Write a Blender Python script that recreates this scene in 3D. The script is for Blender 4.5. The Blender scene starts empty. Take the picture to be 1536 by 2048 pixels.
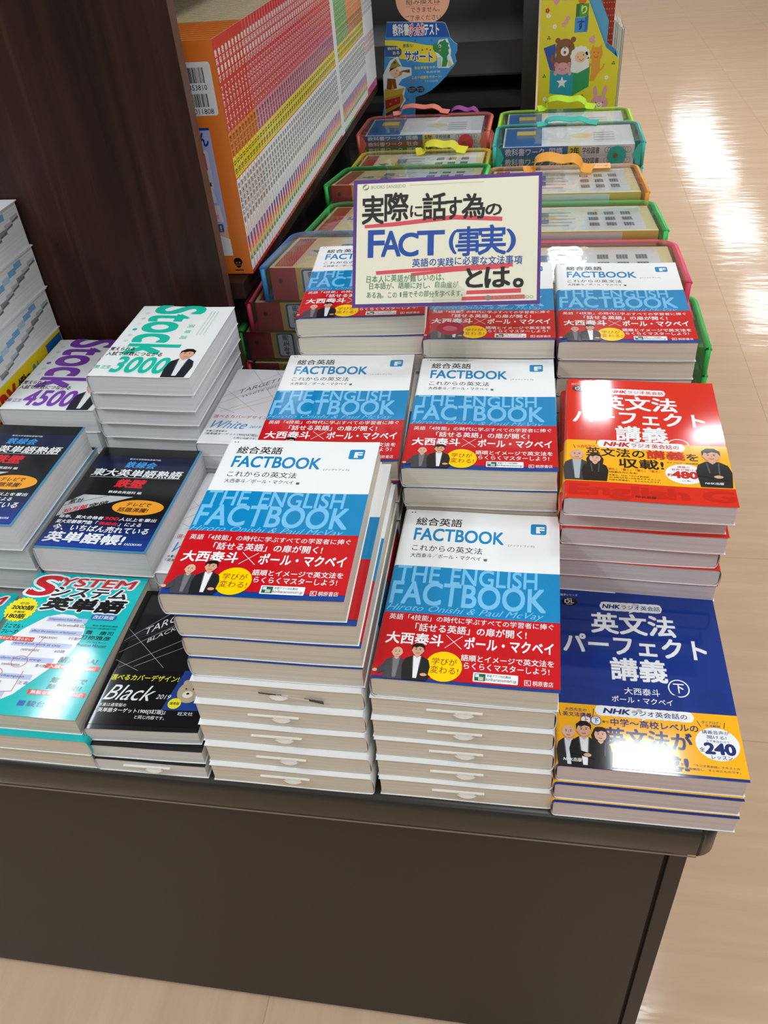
import bpy, bmesh, math, random
from mathutils import Matrix, Vector
from mathutils.geometry import tessellate_polygon

random.seed(7)
scene = bpy.context.scene
COL = scene.collection
CM = 0.01
ZT = 56.0          # table top above the floor, cm (all z below are measured from the table top)
PI = math.pi

# ------------------------------------------------------------------ camera
def cam_setup():
    pitch, roll, yaw = 0.684, -0.094, 0.213
    cy, sy = math.cos(yaw), math.sin(yaw)
    fwd = Vector((-sy*math.cos(pitch), cy*math.cos(pitch), -math.sin(pitch)))
    right = Vector((cy, sy, 0)); up = right.cross(fwd)
    c, s = math.cos(roll), math.sin(roll)
    r2 = c*right + s*up; u2 = -s*right + c*up
    cam = bpy.data.cameras.new('camera')
    cam.sensor_fit = 'AUTO'; cam.sensor_width = 36.0
    cam.lens = 1657.6/2048*36.0
    cam.clip_start = 0.01; cam.clip_end = 100
    ob = bpy.data.objects.new('camera', cam); COL.objects.link(ob)
    m = Matrix(((r2.x, u2.x, -fwd.x, 11.322*CM), (r2.y, u2.y, -fwd.y, -39.458*CM), (r2.z, u2.z, -fwd.z, (65.517+ZT)*CM), (0, 0, 0, 1)))
    ob.matrix_world = m
    scene.camera = ob
cam_setup()

# ------------------------------------------------------------------ world, lights, exposure
w = bpy.data.worlds.new('store_ambient'); scene.world = w; w.use_nodes = True
bg = w.node_tree.nodes['Background']
bg.inputs[0].default_value = (0.86, 0.94, 1.0, 1); bg.inputs[1].default_value = 0.25
CEIL = 210.0
LIGHT_POWER = 126.0   # watts per square metre-ish, scaled by area below
def area(x, y, sx, sy, k=1.0):
    l = bpy.data.lights.new('ceiling_or_fill_light', 'AREA'); l.shape = 'RECTANGLE'
    l.size = sx*CM; l.size_y = sy*CM
    l.energy = LIGHT_POWER*(sx*sy/1e4)*k; l.color = (0.82, 0.925, 1.0)
    o = bpy.data.objects.new('ceiling_or_fill_light', l); COL.objects.link(o)
    o.location = (x*CM, y*CM, (CEIL-1+ZT)*CM)
for x, y, sx, sy, k in ((50, 350, 19, 42, 1.5), (97, 312, 13, 13, .8), (45, 590, 26, 70, 1), (45, 800, 26, 70, 1), (60, 131, 22, 40, .85), (58, -90, 26, 70, .62), (58, -330, 26, 70, .65),
                     (-171, 150, 7, 46, 1.2), (-235, -40, 28, 70, 1.3), (-165, -90, 24, 70, .85), (-165, 390, 24, 70, 1.5), (-165, 640, 24, 70, 1), (250, 150, 24, 70, 1.3), (250, -90, 24, 70, .75), (250, 390, 24, 70, 1.5),  # second lamp here is an added fill replacing lost light on the left
                     (-165, -330, 24, 70, .5), (250, -330, 24, 70, .5), (-75, 75, 22, 50, .75)):
    area(x, y, sx, sy, k)
for x, y, sx, sy in ((236, 765, 32, 100), (246, 970, 46, 140), (248, 1280, 56, 330)):    # wide ceiling panels far down the aisle
    area(x, y, sx, sy, .2)
scene.view_settings.view_transform = 'Standard'
scene.view_settings.look = 'None'
scene.view_settings.gamma = 1.0
scene.view_settings.use_curve_mapping = False
scene.view_settings.exposure = 0.0

# ------------------------------------------------------------------ materials
def lin(c):
    c = c/255.0
    return c/12.92 if c <= 0.04045 else ((c+0.055)/1.055)**2.4
def hexlin(h):
    h = h.lstrip('#')
    return tuple(lin(int(h[i:i+2], 16)) for i in (0, 2, 4)) + (1.0,)
_mats = {}
def mat(h, rough=0.22, name=None, spec=0.5, metal=0.0):
    k = (h, rough, spec, metal)
    if k in _mats: return _mats[k]
    m = bpy.data.materials.new(name or ('print_'+h.strip('#'))); m.use_nodes = True
    nt = m.node_tree; b = nt.nodes['Principled BSDF']
    b.inputs['Base Color'].default_value = hexlin(h)
    b.inputs['Roughness'].default_value = rough
    b.inputs['Specular IOR Level'].default_value = spec
    b.inputs['Metallic'].default_value = metal
    _mats[k] = m
    return m
def nodes_mat(name):
    m = bpy.data.materials.new(name); m.use_nodes = True
    nt = m.node_tree
    return m, nt, nt.nodes['Principled BSDF'], (lambda t: nt.nodes.new(t)), nt.links.new
def ramp(nt, stops):
    r = nt.nodes.new('ShaderNodeValToRGB')
    cr = r.color_ramp
    while len(cr.elements) < len(stops): cr.elements.new(0.5)
    for e, (p, c) in zip(cr.elements, stops):
        e.position = p; e.color = hexlin(c)
    return r
def m_pages(name, ca, cb, sc=(3, 3, 900)):
    m, nt, b, N, K = nodes_mat(name)
    tc = N('ShaderNodeTexCoord'); mp = N('ShaderNodeMapping'); mp.inputs['Scale'].default_value = sc
    nz = N('ShaderNodeTexNoise'); nz.inputs['Scale'].default_value = 1.6; nz.inputs['Detail'].default_value = 4
    r = ramp(nt, ((0.36, cb), (0.62, ca)))
    K(tc.outputs['Object'], mp.inputs['Vector']); K(mp.outputs[0], nz.inputs['Vector']); K(nz.outputs[0], r.inputs[0]); K(r.outputs[0], b.inputs['Base Color'])
    bp = N('ShaderNodeBump'); bp.inputs['Strength'].default_value = 0.25; bp.inputs['Distance'].default_value = 0.0006
    K(nz.outputs[0], bp.inputs['Height']); K(bp.outputs[0], b.inputs['Normal'])
    b.inputs['Roughness'].default_value = 0.75; b.inputs['Specular IOR Level'].default_value = 0.2
    return m
PAGES = {
 'cream': m_pages('cream_paper_edges', '#e4dccd', '#d5cab8'),
 'pink': m_pages('rosy_paper_edges', '#dfd0cd', '#d0c0bd'),
 'white': m_pages('white_paper_edges', '#eceded', '#dcdddd'),
 'grey': m_pages('grey_white_paper_edges', '#e6e5e4', '#d6d5d4'),
}
def m_wood(name):
    m, nt, b, N, K = nodes_mat(name)
    tc = N('ShaderNodeTexCoord'); mp = N('ShaderNodeMapping'); mp.inputs['Scale'].default_value = (38, 38, 1.6)
    nz = N('ShaderNodeTexNoise'); nz.inputs['Scale'].default_value = 1.0; nz.inputs['Detail'].default_value = 7; nz.inputs['Roughness'].default_value = 0.62; nz.inputs['Distortion'].default_value = 0.5
    mp2 = N('ShaderNodeMapping'); mp2.inputs['Scale'].default_value = (6, 6, 0.8)
    nz2 = N('ShaderNodeTexNoise'); nz2.inputs['Scale'].default_value = 1.0; nz2.inputs['Detail'].default_value = 3
    mx = N('ShaderNodeMath'); mx.operation = 'ADD'
    sc = N('ShaderNodeMath'); sc.operation = 'MULTIPLY'; sc.inputs[1].default_value = 0.5
    K(tc.outputs['Object'], mp.inputs[0]); K(mp.outputs[0], nz.inputs['Vector']); K(tc.outputs['Object'], mp2.inputs[0]); K(mp2.outputs[0], nz2.inputs['Vector'])
    K(nz.outputs[0], mx.inputs[0]); K(nz2.outputs[0], mx.inputs[1]); K(mx.outputs[0], sc.inputs[0])
    r = ramp(nt, ((0.38, '#20110d'), (0.5, '#341e18'), (0.62, '#503228')))
    K(sc.outputs[0], r.inputs[0]); K(r.outputs[0], b.inputs['Base Color'])
    b.inputs['Roughness'].default_value = 0.42; b.inputs['Specular IOR Level'].default_value = 0.25
    return m
WOOD = m_wood('dark_walnut_veneer')
def m_floor():
    m, nt, b, N, K = nodes_mat('beige_wood_grain_tiles')
    tc = N('ShaderNodeTexCoord'); 
    sep = N('ShaderNodeSeparateXYZ'); K(tc.outputs['Object'], sep.inputs[0])
    T = 0.457
    def idx(o, off):
        a = N('ShaderNodeMath'); a.operation = 'ADD'; a.inputs[1].default_value = off; K(o, a.inputs[0])
        d = N('ShaderNodeMath'); d.operation = 'DIVIDE'; d.inputs[1].default_value = T; K(a.outputs[0], d.inputs[0])
        f = N('ShaderNodeMath'); f.operation = 'FLOOR'; K(d.outputs[0], f.inputs[0])
        fr = N('ShaderNodeMath'); fr.operation = 'FRACT'; K(d.outputs[0], fr.inputs[0])
        return f.outputs[0], fr.outputs[0]
    ix, fx = idx(sep.outputs[0], 0.20); iy, fy = idx(sep.outputs[1], -0.047)
    s = N('ShaderNodeMath'); s.operation = 'ADD'; K(ix, s.inputs[0]); K(iy, s.inputs[1])
    cb = N('ShaderNodeCombineXYZ'); K(ix, cb.inputs[0]); K(iy, cb.inputs[1])
    wn = N('ShaderNodeTexWhiteNoise'); wn.noise_dimensions = '2D'; K(cb.outputs[0], wn.inputs['Vector'])
    def grain(scale):
        mp = N('ShaderNodeMapping'); mp.inputs['Scale'].default_value = scale
        K(tc.outputs['Object'], mp.inputs[0])
        ad = N('ShaderNodeVectorMath'); ad.operation = 'ADD'; K(mp.outputs[0], ad.inputs[0])
        mu = N('ShaderNodeVectorMath'); mu.operation = 'SCALE'; mu.inputs['Scale'].default_value = 9.0; K(wn.outputs['Color'], mu.inputs[0]); K(mu.outputs[0], ad.inputs[1])
        nz = N('ShaderNodeTexNoise'); nz.inputs['Scale'].default_value = 1.0; nz.inputs['Detail'].default_value = 6; nz.inputs['Roughness'].default_value = 0.6; nz.inputs['Distortion'].default_value = 0.8
        K(ad.outputs[0], nz.inputs['Vector']); return nz.outputs[0]
    gx, gy = grain((2.2, 30, 1)), grain((30, 2.2, 1))
    par = N('ShaderNodeMath'); par.operation = 'GREATER_THAN'; par.inputs[1].default_value = 0.2; K(sep.outputs[0], par.inputs[0])
    mix = N('ShaderNodeMix'); K(par.outputs[0], mix.inputs[0]); K(gy, mix.inputs[2]); K(gx, mix.inputs[3])
    r = ramp(nt, ((0.2, '#cfae8f'), (0.5, '#d9b89a'), (0.8, '#e2c4a7')))
    K(mix.outputs[0], r.inputs[0])
    # thin tile seams
    def seam(f):
        c = N('ShaderNodeMath'); c.operation = 'COMPARE'; c.inputs[1].default_value = 0.0; c.inputs[2].default_value = 0.0035; K(f, c.inputs[0]); return c.outputs[0]
    mxs = N('ShaderNodeMath'); mxs.operation = 'MAXIMUM'; K(seam(fx), mxs.inputs[0]); K(seam(fy), mxs.inputs[1])
    k = N('ShaderNodeMath'); k.operation = 'MULTIPLY'; k.inputs[1].default_value = 0.35; K(mxs.outputs[0], k.inputs[0])
    dk = N('ShaderNodeMix'); dk.data_type = 'RGBA'; K(k.outputs[0], dk.inputs[0]); K(r.outputs[0], dk.inputs[6]); dk.inputs[7].default_value = hexlin('#6b543f')
    K(dk.outputs[2], b.inputs['Base Color'])
    # worn wax: ripples in the gloss
    mp = N('ShaderNodeMapping'); mp.inputs['Scale'].default_value = (6, 22, 1); K(tc.outputs['Object'], mp.inputs[0])
    nz = N('ShaderNodeTexNoise'); nz.inputs['Scale'].default_value = 1.0; nz.inputs['Detail'].default_value = 3; K(mp.outputs[0], nz.inputs['Vector'])
    bp = N('ShaderNodeBump'); bp.inputs['Strength'].default_value = 0.28; bp.inputs['Distance'].default_value = 0.003; K(nz.outputs[0], bp.inputs['Height'])
    K(bp.outputs[0], b.inputs['Normal'])
    b.inputs['Roughness'].default_value = 0.09; b.inputs['Specular IOR Level'].default_value = 0.34
    return m
FLOOR = m_floor()
def m_paint(name, h, rough, bump=0.05):
    m, nt, b, N, K = nodes_mat(name)
    tc = N('ShaderNodeTexCoord'); nz = N('ShaderNodeTexNoise'); nz.inputs['Scale'].default_value = 180; nz.inputs['Detail'].default_value = 3
    K(tc.outputs['Object'], nz.inputs['Vector'])
    bp = N('ShaderNodeBump'); bp.inputs['Strength'].default_value = bump; bp.inputs['Distance'].default_value = 0.001; K(nz.outputs[0], bp.inputs['Height']); K(bp.outputs[0], b.inputs['Normal'])
    b.inputs['Base Color'].default_value = hexlin(h); b.inputs['Roughness'].default_value = rough
    return m
STEEL = m_paint('dark_bronze_laminate', '#2b251e', 0.55)
STEEL_GLOSS = m_paint('dark_bronze_edge_moulding', '#2d2a25', 0.32)
EDGE_HIGHLIGHT = m_paint('painted_edge_highlight', '#8a7c6e', 0.4)  # paler colour standing for the highlight along the table's lower edge
BLACK_GAP = m_paint('black_gap', '#0b0a0a', 0.7)
DARK_METAL = m_paint('charcoal_steel', '#363638', 0.38)
CEILM = m_paint('white_ceiling_board', '#e8e6e0', 0.9)
def m_clear(name, tint, alpha, rough=0.08, ior=1.34):
    m, nt, b, N, K = nodes_mat(name)
    tr = N('ShaderNodeBsdfTransparent'); tr.inputs[0].default_value = hexlin(tint)
    b.inputs['Base Color'].default_value = hexlin(tint); b.inputs['Roughness'].default_value = rough
    mx = N('ShaderNodeMixShader'); mx.inputs[0].default_value = alpha
    out = [n for n in nt.nodes if n.type == 'OUTPUT_MATERIAL'][0]
    K(tr.outputs[0], mx.inputs[1]); K(b.outputs[0], mx.inputs[2])
    tc = N('ShaderNodeTexCoord'); nz = N('ShaderNodeTexNoise'); nz.inputs['Scale'].default_value = 22; K(tc.outputs['Object'], nz.inputs['Vector'])
    bp = N('ShaderNodeBump'); bp.inputs['Strength'].default_value = 0.25; bp.inputs['Distance'].default_value = 0.004; K(nz.outputs[0], bp.inputs['Height'])
    gl = N('ShaderNodeBsdfGlossy'); gl.inputs['Roughness'].default_value = rough; gl.inputs[0].default_value = (1, 1, 1, 1); K(bp.outputs[0], gl.inputs['Normal'])
    fr = N('ShaderNodeFresnel'); fr.inputs[0].default_value = ior; K(bp.outputs[0], fr.inputs['Normal'])
    m2 = N('ShaderNodeMixShader'); K(fr.outputs[0], m2.inputs[0]); K(mx.outputs[0], m2.inputs[1]); K(gl.outputs[0], m2.inputs[2]); K(m2.outputs[0], out.inputs[0])
    return m

# ------------------------------------------------------------------ object helpers
def tag(o, label=None, cat=None, group=None, kind=None):
    if label: o['label'] = label
    if cat: o['category'] = cat
    if group: o['group'] = group
    if kind: o['kind'] = kind
    return o
def link(name, me, parent=None, loc=None, rotz=0.0):
    o = bpy.data.objects.new(name, me); COL.objects.link(o)
    if parent is not None: o.parent = parent
    if loc is not None: o.location = (loc[0]*CM, loc[1]*CM, (loc[2] + (ZT if parent is None else 0))*CM)
    o.rotation_euler.z = rotz
    return o
def empty(name, x, y, z, rotz=0.0):
    return link(name, None, None, (x, y, z), rotz)

class Geo:
    """collects polygons (cm) with a material and optional per-vertex normals, links ONE mesh"""
    def __init__(s): s.v = []; s.f = []; s.m = []; s.n = []; s.mats = []; s.smooth = []
    def mi(s, m):
        if m not in s.mats: s.mats.append(m)
        return s.mats.index(m)
    def add(s, verts, faces, m, normals=None, smooth=False):
        o = len(s.v); s.v += [tuple(p) for p in verts]
        s.n += list(normals) if normals else [None]*len(verts)
        i = s.mi(m)
        for f in faces:
            s.f.append(tuple(o+k for k in f)); s.m.append(i); s.smooth.append(smooth or normals is not None)
    def box(s, x0, y0, z0, x1, y1, z1, m):
        V = [(x0,y0,z0),(x1,y0,z0),(x1,y1,z0),(x0,y1,z0),(x0,y0,z1),(x1,y0,z1),(x1,y1,z1),(x0,y1,z1)]
        s.add(V, [(0,3,2,1),(4,5,6,7),(0,1,5,4),(1,2,6,5),(2,3,7,6),(3,0,4,7)], m)
    def mesh(s, name):
        me = bpy.data.meshes.new(name)
        me.from_pydata([(a*CM, b*CM, c*CM) for a, b, c in s.v], [], s.f)
        for m in s.mats: me.materials.append(m)
        me.polygons.foreach_set('material_index', s.m)
        me.polygons.foreach_set('use_smooth', s.smooth)
        me.update()
        if any(n is not None for n in s.n):
            nv = [Vector(n) if n is not None else None for n in s.n]
            ln = []
            for p in me.polygons:
                for vi in p.vertices:
                    ln.append(nv[vi] if nv[vi] is not None else p.normal.copy())
            me.normals_split_custom_set(ln)
        return me
    def link(s, name, parent=None, loc=None, rotz=0.0):
        return link(name, s.mesh(name), parent, loc, rotz)

def bevel_box(x0, y0, z0, x1, y1, z1, r, seg=2):
    bm = bmesh.new(); bmesh.ops.create_cube(bm, size=1)
    for v in bm.verts:
        v.co = Vector((x0+(v.co.x+.5)*(x1-x0), y0+(v.co.y+.5)*(y1-y0), z0+(v.co.z+.5)*(z1-z0)))*CM
    if r > 0: bmesh.ops.bevel(bm, geom=bm.edges[:], offset=r*CM, segments=seg, profile=0.5, affect='EDGES')
    return bm
def bm_link(name, bm, m, parent=None, loc=None, rotz=0.0, smooth=False):
    me = bpy.data.meshes.new(name); bm.to_mesh(me); bm.free()
    for k in (m if isinstance(m, (list, tuple)) else [m]): me.materials.append(k)
    if smooth:
        for p in me.polygons: p.use_smooth = True
        try: me.set_sharp_from_angle(angle=math.radians(40))
        except Exception: pass
    return link(name, me, parent, loc, rotz)
def tube_geo(g, pts, r, m, n=8, closed=False, flat=1.0):
    pts = [Vector(p) for p in pts]; N = len(pts); rings = []
    prev = None
    for i, p in enumerate(pts):
        a = pts[i-1] if (i > 0 or closed) else p
        b = pts[(i+1) % N] if (i < N-1 or closed) else p
        t = (b-a).normalized()
        ref = Vector((0, 0, 1)) if abs(t.z) < 0.95 else Vector((1, 0, 0))
        u = t.cross(ref).normalized(); v = u.cross(t).normalized()
        if prev is not None and u.dot(prev) < 0: u = -u; v = -v
        prev = u
        rings.append([p + r*(math.cos(2*PI*k/n)*u + flat*math.sin(2*PI*k/n)*v) for k in range(n)])
    V = [q for R in rings for q in R]; F = []
    M = N if closed else N-1
    for i in range(M):
        j = (i+1) % N
        for k in range(n):
            F.append((i*n+k, i*n+(k+1) % n, j*n+(k+1) % n, j*n+k))
    if not closed: F += [tuple(range(n))[::-1], tuple((N-1)*n+k for k in range(n))]
    g.add(V, F, m, smooth=True)

# ------------------------------------------------------------------ printing: flat shapes and lettering
_tx = {}
def text_geo(s, b, sh):
    k = (s, b, sh)
    if k in _tx: return _tx[k]
    cu = bpy.data.curves.new('lettering', 'FONT'); cu.body = s; cu.size = 1; cu.offset = min(b, 0); cu.resolution_u = 2 if len(s) > 9 or ord(s[0]) > 255 else 5; cu.fill_mode = 'FRONT'; cu.shear = sh
    ob = bpy.data.objects.new('lettering', cu); me = bpy.data.meshes.new_from_object(ob)
    V = [(v.co.x, v.co.y) for v in me.vertices]; F = [tuple(p.vertices) for p in me.polygons]
    bpy.data.objects.remove(ob); bpy.data.curves.remove(cu); bpy.data.meshes.remove(me)
    _tx[k] = (V, F); return _tx[k]
def rotp(pts, a, cx=0, cy=0):
    c, s = math.cos(a), math.sin(a)
    return [(cx+(x-cx)*c-(y-cy)*s, cy+(x-cx)*s+(y-cy)*c) for x, y in pts]
class Print:
    def __init__(s): s.it = []
    def raw(s, V, F, c, L):
        fix = []
        for f in F:                          # every face looks out of the sheet
            a2 = sum(V[f[i-1]][0]*V[f[i]][1]-V[f[i]][0]*V[f[i-1]][1] for i in range(len(f)))
            fix.append(tuple(f) if a2 >= 0 else tuple(f)[::-1])
        F = fix
        s.k = (getattr(s, 'k', 0)+1) % 11      # a hair of height between shapes so none coincide
        s.it.append((V, F, c, L+s.k*.07))
    def p(s, pts, c, L=2):
        T = tessellate_polygon([[Vector((x, y, 0)) for x, y in pts]])
        s.raw(list(pts), [tuple(t) for t in T], c, L)
    def r(s, x0, y0, x1, y1, c, L=2, rad=0):
        if rad <= 0: s.raw([(x0,y0),(x1,y0),(x1,y1),(x0,y1)], [(0,1,2,3)], c, L); return
        pts = []
        for cx, cy, a in ((x1-rad,y0+rad,-PI/2),(x1-rad,y1-rad,0),(x0+rad,y1-rad,PI/2),(x0+rad,y0+rad,PI)):
            for k in range(5): t = a+PI/2*k/4; pts.append((cx+rad*math.cos(t), cy+rad*math.sin(t)))
        s.p(pts, c, L)
    def e(s, cx, cy, rx, ry, c, L=2, n=24, a=0):
        s.p(rotp([(cx+rx*math.cos(2*PI*k/n), cy+ry*math.sin(2*PI*k/n)) for k in range(n)], a, cx, cy), c, L)
    def star(s, cx, cy, r, c, L=3, n=5, q=.42, a=PI/2):
        s.p([(cx+(r if k % 2 == 0 else r*q)*math.cos(a+PI*k/n), cy+(r if k % 2 == 0 else r*q)*math.sin(a+PI*k/n)) for k in range(2*n)], c, L)
    def l(s, pts, wd, c, L=3):
        for (x0, y0), (x1, y1) in zip(pts, pts[1:]):
            d = math.hypot(x1-x0, y1-y0) or 1e-6; nx, ny = -(y1-y0)/d*wd/2, (x1-x0)/d*wd/2
            s.raw([(x0-nx,y0-ny),(x1-nx,y1-ny),(x1+nx,y1+ny),(x0+nx,y0+ny)], [(0,1,2,3)], c, L)
    def arc(s, cx, cy, rx, ry, a0, a1, wd, c, L=3, n=14):
        s.l([(cx+rx*math.cos(a0+(a1-a0)*k/n), cy+ry*math.sin(a0+(a1-a0)*k/n)) for k in range(n+1)], wd, c, L)
    def t(s, txt, x0, y0, x1, y1, c, b=0.0, sh=0.0, L=4, rot=0.0, skew=0.0):
        """lettering fitted to the box x0..x1, y0..y1; rot in quarter turns or radians about the box centre"""
        V, F = text_geo(txt, 0.0, sh)
        if not V: return
        ax, bx = min(v[0] for v in V), max(v[0] for v in V); ay, by = min(v[1] for v in V), max(v[1] for v in V)
        wx, wy = max(bx-ax, 1e-6), max(by-ay, 1e-6)
        P = [(x0+(x-ax)/wx*(x1-x0), y0+(y-ay)/wy*(y1-y0)) for x, y in V]
        ex, ey = abs(b)*(x1-x0)/wx, abs(b)*(y1-y0)/wy     # heavier strokes: the same lettering laid side by side
        if b <= 0: sh_ = [(0, 0)]
        elif b <= .009: sh_ = [(-.8, 0), (.8, .0)]
        elif b <= .034: sh_ = [(-.8, -.8), (.8, -.8), (-.8, .8), (.8, .8)]
        else: sh_ = [(0, 0), (-1, 0), (1, 0), (0, 1), (0, -1), (-.7, -.7), (.7, -.7), (-.7, .7), (.7, .7)]
        for qx, qy in sh_:
            R = [(x+qx*ex, y+qy*ey) for x, y in P]
            if skew: R = [(x, y+(x-x0)*skew) for x, y in R]
            if rot: R = rotp(R, rot, (x0+x1)/2, (y0+y1)/2)
            s.raw(R, F, c, L)
    def em(s, ch, x0, y0, x1, y1, c, b=0.0, L=4, rot=0.0):
        """one character kept at its place inside its own square"""
        V, F = text_geo(ch, 0.0, 0.0)
        if not V: return
        wmax = max(v[0] for v in V)
        em_ = 1.0 if ord(ch) > 255 else wmax+.1
        ax, bx = min(v[0] for v in V)/em_, max(v[0] for v in V)/em_; ay, by = min(v[1] for v in V)+.12, max(v[1] for v in V)+.12
        s.t(ch, x0+ax*(x1-x0), y0+ay*(y1-y0), x0+bx*(x1-x0), y0+by*(y1-y0), c, b, L=L, rot=rot)
    def vt(s, txt, cx, y1, size, c, b=0.02, L=4, gap=1.08):
        """vertical lettering, centred on cx, from y1 downwards"""
        for k, ch in enumerate(txt):
            if ch == ' ': continue
            if ch == 'ー':
                s.r(cx-size*.06, y1-size*(k*gap+.9), cx+size*.06, y1-size*(k*gap+.1), c, L); continue
            s.em(ch, cx-size*.5, y1-size*(k*gap+1.0), cx+size*.5, y1-size*k*gap, c, b, L)
EPS = 0.006
def clip_x(poly, x0, x1):
    def half(P, x, keep_gt):
        out = []
        for i in range(len(P)):
            a, b = P[i-1], P[i]
            ia, ib = (a[0] >= x) == keep_gt or a[0] == x, (b[0] >= x) == keep_gt or b[0] == x
            if ia != ib:
                t = (x-a[0])/(b[0]-a[0]); q = (x, a[1]+t*(b[1]-a[1])); out.append(q)
            if ib: out.append(b)
        return out
    P = half(poly, x0, True)
    return half(P, x1, False) if len(P) > 2 else []
def put_print(g, pr, fmap, fnorm=None, step=None, dx=0, dy=0, rough=0.22):
    for V, F, c, L in pr.it:
        m = c if not isinstance(c, str) else mat(c, rough)
        if step is None:
            P = [fmap(x+dx, y+dy, L*EPS) for x, y in V]
            g.add(P, F, m, [fnorm(x+dx) for x, y in V] if fnorm else None)
        else:
            vs, fs = [], []
            for f in F:
                poly = [(V[i][0]+dx, V[i][1]+dy) for i in f]
                a, b = min(p[0] for p in poly), max(p[0] for p in poly)
                i0, i1 = math.floor(a/step), math.floor(b/step-1e-9)
                for k in range(i0, i1+1):
                    q = poly if i0 == i1 else clip_x(poly, k*step, (k+1)*step)
                    if len(q) > 2: o = len(vs); vs += q; fs.append(tuple(range(o, o+len(q))))
            g.add([fmap(x, y, L*EPS) for x, y in vs], fs, m, [fnorm(x) for x, y in vs] if fnorm else None)

def man(P, cx, yb, s, jacket, shirt, hair=None, skin='#d9a98c', L=3, woman=False, crossed=False, wave=False, wd=1.0):
    sw = .30*s*wd
    P.p([(cx-sw*.86,yb),(cx-sw,yb+.38*s),(cx-sw*.84,yb+.56*s),(cx-.1*s,yb+.655*s),(cx+.1*s,yb+.655*s),(cx+sw*.84,yb+.56*s),(cx+sw,yb+.38*s),(cx+sw*.86,yb)], jacket, L)
    if woman: P.p([(cx-.15*s,yb+.45*s),(cx-.19*s,yb+.8*s),(cx-.1*s,yb+1.0*s),(cx+.1*s,yb+1.0*s),(cx+.19*s,yb+.8*s),(cx+.15*s,yb+.45*s)], hair, L)
    P.p([(cx-.085*s,yb+.65*s),(cx-.03*s,yb+.05*s),(cx+.05*s,yb+.05*s),(cx+.085*s,yb+.65*s)], shirt, L+1)
    P.p([(cx-.0*s,yb+.585*s),(cx+.055*s,yb+.64*s),(cx+.055*s,yb+.7*s),(cx-.055*s,yb+.7*s),(cx-.055*s,yb+.64*s)], skin, L+2)
    P.e(cx, yb+.80*s, .122*s, .145*s, '#b07f66', L+2.5, 18); P.e(cx, yb+.82*s, .125*s, .155*s, skin, L+3, 18)
    if not woman: P.e(cx-.118*s, yb+.8*s, .02*s, .035*s, skin, L+3, 8); P.e(cx+.118*s, yb+.8*s, .02*s, .035*s, skin, L+3, 8)
    if hair:
        P.p([(cx-.135*s,yb+.80*s),(cx-.14*s,yb+.93*s),(cx-.06*s,yb+1.01*s),(cx+.06*s,yb+1.01*s),(cx+.14*s,yb+.93*s),(cx+.135*s,yb+.80*s),(cx+.105*s,yb+.89*s),(cx+.02*s,yb+.915*s),(cx-.05*s,yb+.875*s),(cx-.1*s,yb+.9*s)], hair, L+4)
    for sx in (-1, 1):
        P.e(cx+sx*.045*s, yb+.825*s, .016*s, .010*s, '#2a1c18', L+4, 8)
        P.l([(cx+sx*.025*s,yb+.855*s),(cx+sx*.068*s,yb+.858*s)], .010*s, '#3a2a22', L+4)
    P.l([(cx,yb+.82*s),(cx+.012*s,yb+.775*s)], .009*s, '#b98266', L+4)
    P.l([(cx-.04*s,yb+.735*s),(cx,yb+.722*s),(cx+.04*s,yb+.735*s)], .016*s, '#a5493f', L+4)
    P.l([(cx-.09*s,yb+.62*s),(cx-.06*s,yb+.3*s)], .02*s, '#5a5a60', L+4); P.l([(cx+.09*s,yb+.62*s),(cx+.07*s,yb+.3*s)], .02*s, '#5a5a60', L+4)
    if crossed:
        P.p([(cx-sw*.95,yb+.28*s),(cx+sw*.7,yb+.18*s),(cx+sw*.75,yb+.27*s),(cx-sw*.9,yb+.4*s)], jacket, L+4); P.e(cx+sw*.2, yb+.26*s, .07*s, .04*s, skin, L+5, 10)
    if wave:
        P.p([(cx-sw*.95,yb+.45*s),(cx-sw*1.5,yb+.22*s),(cx-sw*1.35,yb+.12*s),(cx-sw*.7,yb+.22*s)], jacket, L+4); P.e(cx-sw*1.55, yb+.22*s, .06*s, .05*s, skin, L+5, 10)
# ------------------------------------------------------------------ large structure
g = Geo(); g.add([(-900,-900,-ZT),(1100,-900,-ZT),(1100,2600,-ZT),(-900,2600,-ZT)], [(0,1,2,3)], FLOOR)
fl = g.link('floor', None, (0, 0, 0)); fl['kind'] = 'structure'
g = Geo(); g.add([(-900,-900,CEIL),(1100,-900,CEIL),(1100,2600,CEIL),(-900,2600,CEIL)], [(0,3,2,1)], CEILM)
ce = g.link('ceiling', None, (0, 0, 0)); ce['kind'] = 'structure'

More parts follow.
